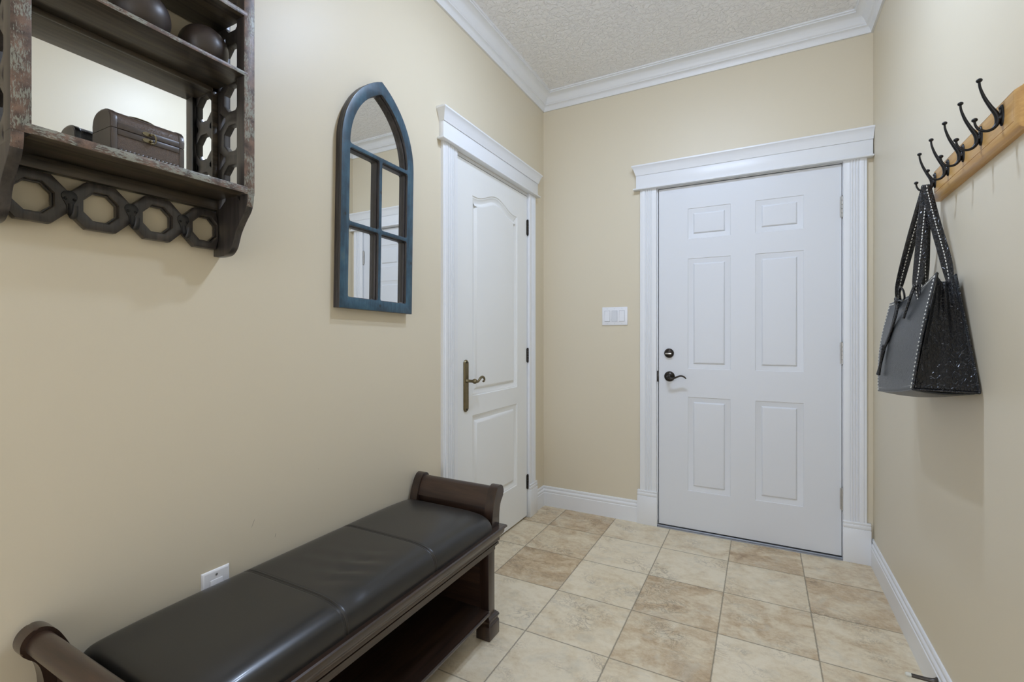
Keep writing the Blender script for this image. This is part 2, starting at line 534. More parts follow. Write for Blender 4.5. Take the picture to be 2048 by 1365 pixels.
# ================================================================== ROOM SHELL
T, X0, Y0 = 0.33054, -1.1418, 2.6332
M['floor'] = mat_floor(T, X0, Y0)
def build_floor():
    rnd = random.Random(5)
    tones = {0: [.60, .85, .28, .34, .80, .50], 1: [.45, .62, .05, .18, .30, .80], 2: [.40, .88, .25, .76, .62, .40],
             3: [.30, .12, .30, .66, .12, .45], 4: [.3, .22, .12, .30, .32, .5]}
    bm = bmesh.new()
    lt = bm.faces.layers.float.new('tile_tone')
    ls = bm.faces.layers.float_vector.new('tile_shift')
    xs = [XL - 0.05] + [X0 + k * T for k in range(0, 5)] + [XR + 0.05]
    xs = [XL - 0.05, X0, X0 + T, X0 + 2 * T, X0 + 3 * T, X0 + 4 * T, XR + 0.05]
    ys = [YB + 0.02]
    y = Y0
    while y > YF:
        ys.append(y); y -= T
    ys.append(YF)
    vg = [[bm.verts.new((x, yy, 0)) for yy in ys] for x in xs]
    for i in range(len(xs) - 1):
        for j in range(len(ys) - 1):
            f = bm.faces.new((vg[i][j], vg[i][j + 1], vg[i + 1][j + 1], vg[i + 1][j]))
            f[lt] = tones[j][i] if j in tones else rnd.random()
            f[ls] = Vector((rnd.uniform(-9, 9), rnd.uniform(-9, 9), rnd.uniform(-9, 9)))
    f0 = list(bm.faces)
    r = bmesh.ops.extrude_face_region(bm, geom=f0)
    bmesh.ops.translate(bm, verts=[v for v in r['geom'] if isinstance(v, bmesh.types.BMVert)], vec=(0, 0, -0.08))
    return finish('floor', bm, M['floor'], smooth=0, kind='structure', label='beige stone-look square tile floor with grey grout', cat='floor')
build_floor()

DX0, DX1, DZ0, DZ1 = -0.549, 0.363, 0.016, 2.031        # entry door leaf
CY0, CY1, CZ0, CZ1 = 1.900, 2.675, 0.012, 2.030        # closet door leaf

def wall_plate(name, mapf, outer, holes, label, t=-0.12):
    bm = bmesh.new()
    plate(bm, outer, holes, t, 0.0, mapf)
    return finish(name, bm, M['wall'], smooth=0, kind='structure', label=label, cat='wall')
wall_plate('wall_back', mapB, rect(XL - 0.12, XR + 0.12, -0.08, ZC), [rect(DX0 - 0.025, DX1 + 0.025, -0.079, DZ1 + 0.025)],
           'beige painted wall around the white entry door')
wall_plate('wall_left', mapL, rect(-1.45, YB, -0.08, ZC), [rect(CY0 - 0.02, CY1 + 0.02, -0.079, CZ1 + 0.02)],
           'beige painted wall behind the bench and the arched mirror')
wall_plate('wall_right', mapR, rect(YF, YB, -0.08, ZC), [], 'beige painted wall that carries the pine coat rack')
# rear wall behind the camera, with a wide opening to a day-lit room
bm = bmesh.new()
plate(bm, rect(XL - 0.12, XR + 0.12, -0.08, ZC), [rect(XL + 0.12, XR - 0.12, 0.25, 2.45)], -0.1, 0.0, lambda a, b, h: Vector((a, YF + h, b)))
finish('wall_front', bm, M['wall'], smooth=0, kind='structure', label='beige wall behind the camera with a wide window opening', cat='wall')
bm = bmesh.new()
box(bm, XL - 0.12, XR + 0.12, YF - 0.1, YB + 0.12, ZC, ZC + 0.1)
finish('ceiling', bm, M['ceiling'], smooth=0, kind='structure', label='white ceiling with an orange-peel knockdown texture', cat='ceiling')

# crown moulding (profile: distance from wall, height)
crown = [(0.0, -0.094), (0.010, -0.094), (0.012, -0.088), (0.014, -0.080), (0.018, -0.072), (0.024, -0.066), (0.031, -0.063), (0.031, -0.058),
         (0.034, -0.056), (0.037, -0.049), (0.042, -0.039), (0.050, -0.029), (0.060, -0.021), (0.070, -0.0165), (0.080, -0.0145),
         (0.082, -0.0145), (0.082, -0.009), (0.089, -0.007), (0.089, 0.0)]
crown = [(-a, h + ZC) for a, h in crown]     # path runs so that the room is on the right
bm = bmesh.new()
sweep(bm, [(XL, YF), (XL, YB), (XR, YB), (XR, YF)], crown, mapF)
finish('trim_1', bm, M['white'], smooth=35, kind='structure', label='white cove crown moulding around the ceiling', cat='crown moulding')

# baseboards
bbp = [(0.0, 0.0), (0.0125, 0.0), (0.0125, 0.088), (0.0100, 0.091), (0.0100, 0.095), (0.0118, 0.099), (0.0118, 0.104), (0.0095, 0.109),
       (0.0062, 0.113), (0.0062, 0.118), (0.0075, 0.122), (0.0075, 0.127), (0.005, 0.131), (0.0, 0.132)]
bbr = [(-a, h) for a, h in bbp]
def baseboard(name, path, label):
    bm = bmesh.new()
    sweep(bm, path, bbr, mapF)
    return finish(name, bm, M['white'], smooth=35, kind='structure', label=label, cat='baseboard')
baseboard('baseboard_left', [(XL, -1.45), (XL, 1.757)], 'white moulded baseboard behind the bench')
baseboard('baseboard_back', [(XL, 2.79), (XL, YB), (-0.673, YB)], 'white moulded baseboard from the closet door corner to the entry door')
baseboard('baseboard_right', [(XR, YB), (XR, YF)], 'white moulded baseboard below the coat rack with a door stop on it')

# ---- door casings
def casing_profile(w):
    """(across, height) of a fluted casing"""
    p = [(0.0, 0.0), (0.0, 0.0135), (0.002, 0.0160), (w * 0.27, 0.0172)]
    for f_ in (0.30, 0.42, 0.54, 0.66):
        c = w * f_
        p += [(c - 0.0024, 0.0176), (c - 0.0012, 0.0140), (c + 0.0012, 0.0140), (c + 0.0026, 0.0178), (c + w * 0.055, 0.0190)]
    p += [(w * 0.86, 0.0186), (w * 0.875, 0.0150), (w - 0.002, 0.0150), (w, 0.0130), (w, 0.0)]
    return p

def casing(bm, mapf, a_in, a_out, z0, z1):
    w = abs(a_out - a_in)
    s = 1 if a_out > a_in else -1
    prof = [(a_in + s * a, h) for a, h in casing_profile(w)]
    r0 = [bm.verts.new(mapf(a, z0, h)) for a, h in prof]
    r1 = [bm.verts.new(mapf(a, z1, h)) for a, h in prof]
    for i in range(len(prof) - 1):
        bm.faces.new((r0[i], r0[i + 1], r1[i + 1], r1[i]))
    bm.faces.new(r0); bm.faces.new(r1)

def abox(bm, mapf, a0, a1, b0, b1, h0, h1, bev=0.0):
    p = mapf(a0, b0, h0); q = mapf(a1, b1, h1)
    box(bm, min(p.x, q.x), max(p.x, q.x), min(p.y, q.y), max(p.y, q.y), min(p.z, q.z), max(p.z, q.z), bev)

def plinth(bm, mapf, a0, a1, zt=0.207):
    """block with a moulded top, path round its three faces"""
    abox(bm, mapf, a0, a1, 0.0, zt - 0.036, 0.0, 0.0235, 0.0012)
    abox(bm, mapf, a0 + 0.001, a1 - 0.001, zt - 0.0365, zt - 0.030, 0.0, 0.0205, 0.001)
    abox(bm, mapf, a0, a1, zt - 0.0305, zt - 0.014, 0.0, 0.0235, 0.003)
    abox(bm, mapf, a0 + 0.001, a1 - 0.001, zt - 0.0145, zt - 0.009, 0.0, 0.0205, 0.001)
    abox(bm, mapf, a0, a1, zt - 0.0095, zt, 0.0, 0.0225, 0.003)

def head(bm, mapf, a0, a1, fa0, fa1, z0, flip=False):
    """entablature: bottom fillet, frieze board, flared cap with returns"""
    abox(bm, mapf, fa0 - 0.016, fa1 + min(0.016, a1 - fa1), z0, z0 + 0.009, 0.0, 0.040, 0.003)
    abox(bm, mapf, fa0, fa1, z0 + 0.0085, z0 + 0.092, 0.0, 0.0255, 0.001)
    prof = [(0.026, z0 + 0.088), (0.029, z0 + 0.0875), (0.030, z0 + 0.092), (0.033, z0 + 0.100), (0.039, z0 + 0.118), (0.046, z0 + 0.134), (0.049, z0 + 0.137), (0.0505, z0 + 0.139),
            (0.0505, z0 + 0.145), (0.049, z0 + 0.147), (0.0, z0 + 0.147)]
    e0 = [fa0 - 0.001 - (h - 0.029) * ((fa0 - a0) / 0.0215) for h, z in prof]
    e1 = [fa1 + 0.001 + (h - 0.029) * ((a1 - fa1) / 0.0215) for h, z in prof]
    f = [bm.verts.new(mapf(e0[i], z, h)) for i, (h, z) in enumerate(prof)]
    g = [bm.verts.new(mapf(e1[i], z, h)) for i, (h, z) in enumerate(prof)]
    fw = [bm.verts.new(mapf(e0[i] if h > 0.001 else a0, z, 0.0)) for i, (h, z) in enumerate(prof)]
    gw = [bm.verts.new(mapf(e1[i] if h > 0.001 else a1, z, 0.0)) for i, (h, z) in enumerate(prof)]
    f[-1].co = mapf(a0, prof[-1][1], 0.0); g[-1].co = mapf(a1, prof[-1][1], 0.0)
    n = len(prof)
    for i in range(n - 1):
        bm.faces.new((f[i], f[i + 1], g[i + 1], g[i]))
        bm.faces.new((f[i], fw[i], fw[i + 1], f[i + 1]))
        bm.faces.new((g[i], g[i + 1], gw[i + 1], gw[i]))

def jamb(bm, mapf, a0, a1, z1, t=0.02, deep=0.12, gap=0.003):
    """frame lining around the leaf with a stop behind it"""
    abox(bm, mapf, a0 - gap - t, a0 - gap, 0, z1 + gap + 0.001 + t, -deep, -0.0008)
    abox(bm, mapf, a1 + 0.003, a1 + 0.003 + t, 0, z1 + gap + 0.001 + t, -deep, -0.0008)
    abox(bm, mapf, a0 - gap, a1 + 0.003, z1 + gap + 0.001, z1 + gap + 0.001 + t, -deep, -0.0008)

# entry door surround
bm = bmesh.new()
casing(bm, mapB, -0.5605, -0.6595, 0.20, 2.048)
casing(bm, mapB, 0.368, 0.4675, 0.20, 2.048)
plinth(bm, mapB, -0.6745, -0.5565)
plinth(bm, mapB, 0.3665, 0.4835)
head(bm, mapB, -0.703, 0.4925, -0.681, 0.4895, 2.040)
jamb(bm, mapB, DX0, DX1, DZ1, gap=0.005)
finish('trim_2', bm, M['white'], smooth=35, kind='structure', label='white fluted door casing with moulded head around the entry door', cat='door casing')
# closet door surround
bm = bmesh.new()
casing(bm, mapL, 1.886, 1.771, 0.20, 2.058)
casing(bm, mapL, 2.684, 2.778, 0.20, 2.058)
plinth(bm, mapL, 1.757, 1.889)
plinth(bm, mapL, 2.681, 2.790)
head(bm, mapL, 1.737, 2.808, 1.758, 2.788, 2.050)
jamb(bm, mapL, CY0, CY1, CZ1, deep=0.10)
finish('trim_3', bm, M['white'], smooth=35, kind='structure', label='white fluted door casing with moulded head around the closet door', cat='door casing')
# added dark sheets behind both leaves: stop light leaks, keep the gaps black
bm = bmesh.new()
abox(bm, mapB, DX0 - 0.0055, DX1 + 0.0035, 0.0, DZ1 + 0.0065, -0.060, -0.046)
finish('trim_4', bm, M['gap'], smooth=0, kind='structure', label='added black backing sheet that keeps the gap of the entry door dark', cat='gap backing')
bm = bmesh.new()
abox(bm, mapL, CY0 - 0.0035, CY1 + 0.0035, 0.0, CZ1 + 0.0045, -0.060, -0.042)
finish('trim_5', bm, M['gap'], smooth=0, kind='structure', label='added black backing sheet behind the closet door leaf', cat='door stop')
# metal threshold
bm = bmesh.new()
prof = [(0.022, 0.0), (0.020, 0.004), (0.010, 0.006), (0.006, 0.010), (-0.046, 0.0125), (-0.046, 0.0)]
r0 = [bm.verts.new((DX0 - 0.012, YB - h, z)) for h, z in prof]
r1 = [bm.verts.new((DX1 + 0.0035, YB - h, z)) for h, z in prof]
for i in range(len(prof) - 1):
    bm.faces.new((r0[i], r1[i], r1[i + 1], r0[i + 1]))
bm.faces.new(r0); bm.faces.new(r1)
finish('trim_6', bm, M['steel'], smooth=0, kind='structure', label='grey metal threshold strip under the entry door', cat='threshold')

# ---- door leaves
def panel_prof(deep=0.0075, w=0.034):
    return [(0.0, 0.0), (0.0025, -0.0028), (0.006, -0.0035), (0.027, -0.0100), (0.030, -0.0100), (0.0355, -0.0030), (0.039, -0.0018), (0.040, -0.0018)]

def leaf(mapf, outer, panels, thick, prof):
    bm = bmesh.new()
    plate(bm, outer, panels, -thick, 0.0, mapf)
    # drop the back faces' interference: panels close the holes from the front
    for pth in panels:
        sweep(bm, pth, prof, mapf, closed=True, fill_inner=True)
    return bm

door = thing('door_1', (DX0, YB, 0), 'white six-panel entry door with dark lever handle', 'door', kind='structure')
pans = []
for (x0, x1) in ((-0.384, -0.155), (-0.031, 0.198)):
    for (z0, z1) in ((0.238, 0.790), (0.955, 1.603), (1.718, 1.897)):
        pans.append(rect(x0, x1, z0, z1))
finish('door_leaf', leaf(mapB, rect(DX0, DX1, DZ0, DZ1), pans, 0.044, panel_prof(0.0075, 0.036)), M['door'], door, smooth=30)

closet = thing('door_2', (XL, CY0, 0), 'narrow white closet door with arched upper panel', 'door', kind='structure')
yc = 2.292
up = [(2.041, 0.838), (2.543, 0.838), (2.543, 1.870)]
for i in range(1, 24):
    t_ = 1 - 2 * i / 24
    y = yc + 0.25 * t_
    q = max(-1, min(1, (y - yc) / 0.215))
    up.append((y, 1.870 + 0.054 * (0.5 + 0.5 * math.cos(PI * q))))
up.append((2.041, 1.870))
lo = rect(2.041, 2.543, 0.241, 0.738)
pp = [(0.0, 0.0), (0.003, -0.0035), (0.006, -0.0045), (0.009, -0.0045), (0.011, -0.0060), (0.026, -0.0115), (0.031, -0.0115), (0.044, -0.0030), (0.048, -0.0020), (0.049, -0.0020)]
finish('door_leaf', leaf(mapL, rect(CY0, CY1, CZ0, CZ1), [up, lo], 0.038, pp), M['closet'], closet, smooth=30)

# hinges
def hinge(mapf, a, z0, z1, mat, parent, rad=0.0062, leaf_w=0.010, sgn=-1):
    bm = bmesh.new()
    n = 5
    L = (z1 - z0) / n
    p0 = mapf(a, 0, 0.0045)
    for i in range(n):
        lathe(bm, [(0, 0.0003), (rad * 0.85, 0.0003), (rad, 0.0012), (rad, L - 0.0012), (rad * 0.85, L - 0.0003), (0, L - 0.0003)],
              (p0.x, p0.y, z0 + i * L), (0, 0, 1), 14)
    for zz, s in ((z1, 1), (z0, -1)):
        lathe(bm, [(rad * 0.8, 0), (rad * 0.95, 0.002), (rad * 0.5, 0.005), (0, 0.006)], (p0.x, p0.y, zz), (0, 0, s), 14)
    abox(bm, mapf, a + sgn * leaf_w, a, z0, z1, 0.0002, 0.0018)
    return finish('hinge', bm, mat, parent, smooth=40)
for z0, z1 in ((1.757, 1.864), (1.005, 1.113), (0.256, 0.364)):
    hinge(mapB, 0.3655, z0, z1, M['nickel'], door)
for z0, z1 in ((1.789, 1.880), (0.985, 1.068), (0.184, 0.268)):
    hinge(mapL, 2.6785, z0, z1, M['bronze'], closet)

# entry lever set
hx, hz = -0.487, 0.906
bm = bmesh.new()
lathe(bm, [(0, 0.030), (0.010, 0.030), (0.013, 0.0275), (0.014, 0.016), (0.020, 0.011), (0.0285, 0.0075), (0.0305, 0.004), (0.0305, 0.0), (0, 0)], (hx, YB, hz), (0, -1, 0), 32)
hb = finish('handle_rose', bm, M['bronze'], door)
bm = bmesh.new()
ctl = [(hx - 0.004, YB - 0.030, hz, 0.0095), (hx + 0.002, YB - 0.046, hz - 0.001, 0.0100), (hx + 0.012, YB - 0.055, hz - 0.006, 0.0088), (hx + 0.030, YB - 0.057, hz - 0.007, 0.0068),
       (hx + 0.052, YB - 0.058, hz + 0.003, 0.0066), (hx + 0.072, YB - 0.057, hz + 0.009, 0.0068), (hx + 0.090, YB - 0.056, hz + 0.004, 0.0060), (hx + 0.101, YB - 0.055, hz - 0.007, 0.0035)]
cp = curve_pts(ctl, 6)
tube(bm, [c[:3] for c in cp], [c[3] for c in cp], 14, up=(0, 0, 1), flat=0.75)
finish('lever', bm, M['bronze'], hb)
bm = bmesh.new()
lathe(bm, [(0, 0.016), (0.019, 0.016), (0.024, 0.013), (0.0275, 0.006), (0.0285, 0.0), (0, 0)], (-0.490, YB, 1.045), (0, -1, 0), 32)
db = finish('deadbolt', bm, M['bronze'], door)
bm = bmesh.new()
box(bm, -0.508, -0.472, YB - 0.027, YB - 0.016, 1.0385, 1.0465, 0.0035, 3)
finish('thumb_turn', bm, M['chrome'], db)
bm = bmesh.new()
abox(bm, mapB, -0.5595, -0.5495, 0.872, 0.938, 0.0002, 0.0022, 0.0008)
finish('strike_plate', bm, M['bronze'], door)

# closet handle
bm = bmesh.new()
yc_, z0, z1 = 1.977, 0.766, 1.028
o = [(yc_ - 0.0195, z0 + 0.014), (yc_ - 0.011, z0 + 0.003), (yc_, z0), (yc_ + 0.011, z0 + 0.003), (yc_ + 0.0195, z0 + 0.014),
     (yc_ + 0.0195, z1 - 0.014), (yc_ + 0.011, z1 - 0.003), (yc_, z1), (yc_ - 0.011, z1 - 0.003), (yc_ - 0.0195, z1 - 0.014)]
sweep(bm, o, [(0, 0), (0, 0.004), (0.004, 0.009), (0.007, 0.0095), (0.0071, 0.0085), (0.0095, 0.0085)], mapL, closed=True, fill_inner=True)
bk = finish('handle_plate', bm, M['brass'], closet, smooth=30)
bm = bmesh.new()
for zz in (z0 + 0.014, z1 - 0.014):
    lathe(bm, [(0, 0.0115), (0.003, 0.0112), (0.0042, 0.0095), (0.0042, 0.008)], (XL, yc_, zz), (1, 0, 0), 12)
finish('screw', bm, M['bronze'], bk)
bm = bmesh.new()
hz = 0.922
lathe(bm, [(0.011, 0.008), (0.010, 0.012), (0.0075, 0.015), (0.0075, 0.042), (0.010, 0.046), (0.0125, 0.053), (0.012, 0.060), (0.0085, 0.066), (0, 0.068)], (XL, yc_, hz), (1, 0, 0), 18)
ctl = [(XL + 0.056, yc_, hz, 0.0090), (XL + 0.057, yc_ + 0.012, hz - 0.003, 0.0075), (XL + 0.058, yc_ + 0.028, hz - 0.002, 0.0060), (XL + 0.058, yc_ + 0.045, hz + 0.010, 0.0062),
       (XL + 0.057, yc_ + 0.064, hz + 0.017, 0.0066), (XL + 0.056, yc_ + 0.082, hz + 0.014, 0.0058), (XL + 0.055, yc_ + 0.092, hz + 0.003, 0.0050),
       (XL + 0.055, yc_ + 0.088, hz - 0.006, 0.0048), (XL + 0.055, yc_ + 0.080, hz - 0.006, 0.0050)]
cp = curve_pts(ctl, 6)
tube(bm, [c[:3] for c in cp], [c[3] for c in cp], 14, up=(1, 0, 0))
finish('lever', bm, M['brass'], bk)

# ---- light switch plate
sw = thing('switch_plate', (-0.819, YB, 1.273), 'white three-rocker light switch plate on the wall beside the entry door', 'light switch')
bm = bmesh.new()
abox(bm, mapB, -0.900, -0.738, 1.216, 1.331, 0.0, 0.0065, 0.003)
finish('plate', bm, M['plastic'], sw)
for i, cx in enumerate((-0.866, -0.820, -0.773)):
    bm = bmesh.new()
    abox(bm, mapB, cx - 0.0178, cx + 0.0178, 1.2397, 1.3083, 0.004, 0.0067)
    finish('rocker_gap_shade', bm, M['plasticgap'], sw, smooth=0)  # grey slab behind the rocker, gap shade put into its colour
    bm = bmesh.new()
    a0, a1, b0, b1 = cx - 0.0165, cx + 0.0165, 1.241, 1.307
    dn, upz = ((0.0105, 0.0070) if i != 1 else (0.0070, 0.0100))
    v = [mapB(a0, b0, 0.005), mapB(a1, b0, 0.005), mapB(a1, b1, 0.005), mapB(a0, b1, 0.005),
         mapB(a0, b0, dn), mapB(a1, b0, dn), mapB(a1, b1, upz), mapB(a0, b1, upz)]
    vs = [bm.verts.new(q) for q in v]
    for f in ((0, 1, 2, 3), (4, 5, 6, 7), (0, 1, 5, 4), (1, 2, 6, 5), (2, 3, 7, 6), (3, 0, 4, 7)):
        bm.faces.new([vs[k] for k in f])
    rk = finish('rocker', bm, M['plastic'] if i != 1 else M['plastic2'], sw, smooth=0)
    for zz in (1.2265, 1.3205):
        bm = bmesh.new()
        lathe(bm, [(0, 0.0078), (0.0025, 0.0075), (0.003, 0.0062)], (cx, YB, zz), (0, -1, 0), 10)
        finish('screw', bm, M['plastic2'], sw)

# ---- wall outlet behind the bench
ot = thing('wall_outlet', (XL, 0.752, 0.455), 'white wall outlet plate half hidden behind the bench cushion', 'outlet')
bm = bmesh.new()
sweep(bm, rect(0.7155, 0.7895, 0.395, 0.512), [(0, 0), (0, 0.002), (0.004, 0.0062), (0.006, 0.0065)], mapL, closed=True, fill_inner=True)
finish('plate', bm, M['plastic'], ot)
bm = bmesh.new()
abox(bm, mapL, 0.736, 0.769, 0.420, 0.487, 0.006, 0.0085, 0.001)
finish('socket', bm, M['plastic'], ot)
bm = bmesh.new()
lathe(bm, [(0, 0.0085), (0.0028, 0.008), (0.0034, 0.0064)], (XL, 0.7525, 0.4995), (1, 0, 0), 12)
finish('screw', bm, M['nickel'], ot)

# ---- door stop
ds = thing('door_stop', (XR - 0.0125, 2.015, 0.060), 'dark metal door stop with white rubber tip on the baseboard', 'door stop')
DSY, DSZ = 1.905, 0.073
ds.location = (XR - 0.0125, DSY, DSZ); WLOC[ds.name] = Vector(ds.location)
bm = bmesh.new()
lathe(bm, [(0.0135, 0.0), (0.0135, 0.002), (0.010, 0.005), (0.0075, 0.012), (0.0060, 0.022), (0.0058, 0.066), (0, 0.066)], (XR - 0.0125, DSY, DSZ), (-1, 0, 0.0), 20)
finish('stem', bm, M['spring'], ds)
bm = bmesh.new()
lathe(bm, [(0.0062, 0.064), (0.0068, 0.066), (0.0068, 0.074), (0.005, 0.078), (0, 0.079)], (XR - 0.0125, DSY, DSZ), (-1, 0, 0.0), 20)
finish('rubber_tip', bm, M['rubber'], ds)

# ================================================================== ARCHED MIRROR
def rounded_poly(pts, r, n=4):
    out = []
    m = len(pts)
    for i in range(m):
        p = Vector(pts[i]); a = Vector(pts[i - 1]); b = Vector(pts[(i + 1) % m])
        da = (a - p); db = (b - p)
        if da.length < 2.2 * r or db.length < 2.2 * r or da.normalized().dot(db.normalized()) < -0.9:
            out.append(tuple(p)); continue
        da.normalize(); db.normalize()
        q0 = p + da * r; q1 = p + db * r
        for k in range(n + 1):
            t = k / n
            c = (1 - t) ** 2 * q0 + 2 * t * (1 - t) * p + t * t * q1
            out.append(tuple(c))
    return out

def gothic(hw, spring, peak, n=14):
    """right half then left half of a pointed arch, from (hw,spring) over (0,peak) to (-hw,spring)"""
    dh = peak - spring
    c = (dh * dh - hw * hw) / (2 * hw)
    R = c + hw
    a1 = math.atan2(dh, c) if c > 0 else PI - math.atan2(dh, -c)
    a1 = math.acos(max(-1, min(1, c / R)))
    rt = [(-c + R * math.cos(a1 * k / n), spring + R * math.sin(a1 * k / n)) for k in range(n + 1)]
    rt[-1] = (0.0, peak)
    lf = [(-x, z) for x, z in reversed(rt[:-1])]
    return rt + lf

def build_arch_mirror():
    cy, cz = 1.341, 1.2405
    root = thing('arched_mirror', (XL, cy, cz), 'arched window-pane mirror in a blue stained wooden frame', 'mirror')
    outer = [(-0.190, 0.0), (0.190, 0.0)] + gothic(0.190, 0.588, 0.878)
    D, g = 0.031, 0.008
    arch_full = gothic(0.152, 0.588, 0.828)
    arch = [(-0.152, 0.586), (0.152, 0.586)] + arch_full[1:-1]
    holes = [rounded_poly(arch, 0.010)]
    for (z0, z1) in ((0.040, 0.2945), (0.3095, 0.571)):
        holes.append(rounded_poly(rect(-0.152, -0.0075, z0, z1), 0.009))
        holes.append(rounded_poly(rect(0.0075, 0.152, z0, z1), 0.009))
    mp = lambda a, b, h: Vector((XL + h, cy + a, cz + b))
    bm = bmesh.new()
    plate(bm, outer, holes, 0.018, D, mp, bev=0.0022)
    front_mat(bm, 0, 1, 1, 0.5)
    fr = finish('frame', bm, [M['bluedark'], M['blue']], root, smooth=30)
    # slightly wider inner rebate step behind the face
    def grow(poly, d):
        cx = sum(p[0] for p in poly) / len(poly); cz_ = sum(p[1] for p in poly) / len(poly)
        w = max(abs(p[0] - cx) for p in poly); h = max(abs(p[1] - cz_) for p in poly)
        return [(cx + (p[0] - cx) * (1 - d / w), cz_ + (p[1] - cz_) * (1 - d / h)) for p in poly]
    bm = bmesh.new()
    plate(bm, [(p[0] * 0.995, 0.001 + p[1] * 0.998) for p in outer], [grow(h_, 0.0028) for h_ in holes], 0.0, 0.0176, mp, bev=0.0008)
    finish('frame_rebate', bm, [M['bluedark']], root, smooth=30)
    bm = bmesh.new()
    gl = [(-0.165, 0.025), (0.165, 0.025)] + gothic(0.165, 0.588, 0.845)
    f0 = [bm.verts.new(mp(a, b, g)) for a, b in gl]
    f1 = [bm.verts.new(mp(a, b, 0.002)) for a, b in gl]
    bm.faces.new(f0); bm.faces.new(f1)
    for i in range(len(gl)):
        j = (i + 1) % len(gl)
        bm.faces.new((f0[i], f0[j], f1[j], f1[i]))
    finish('mirror_glass', bm, M['mirror'], root, smooth=0)
    root.rotation_euler = (math.radians(-1.15), 0, 0)
    return root
build_arch_mirror()

# ================================================================== WALL SHELF
def octagon(cx, cz, ra, rb=None, flat=0.42):
    rb = rb or ra
    return [(cx - ra, cz - rb * flat), (cx - ra * flat, cz - rb), (cx + ra * flat, cz - rb), (cx + ra, cz - rb * flat),
            (cx + ra, cz + rb * flat), (cx + ra * flat, cz + rb), (cx - ra * flat, cz + rb), (cx - ra, cz + rb * flat)]

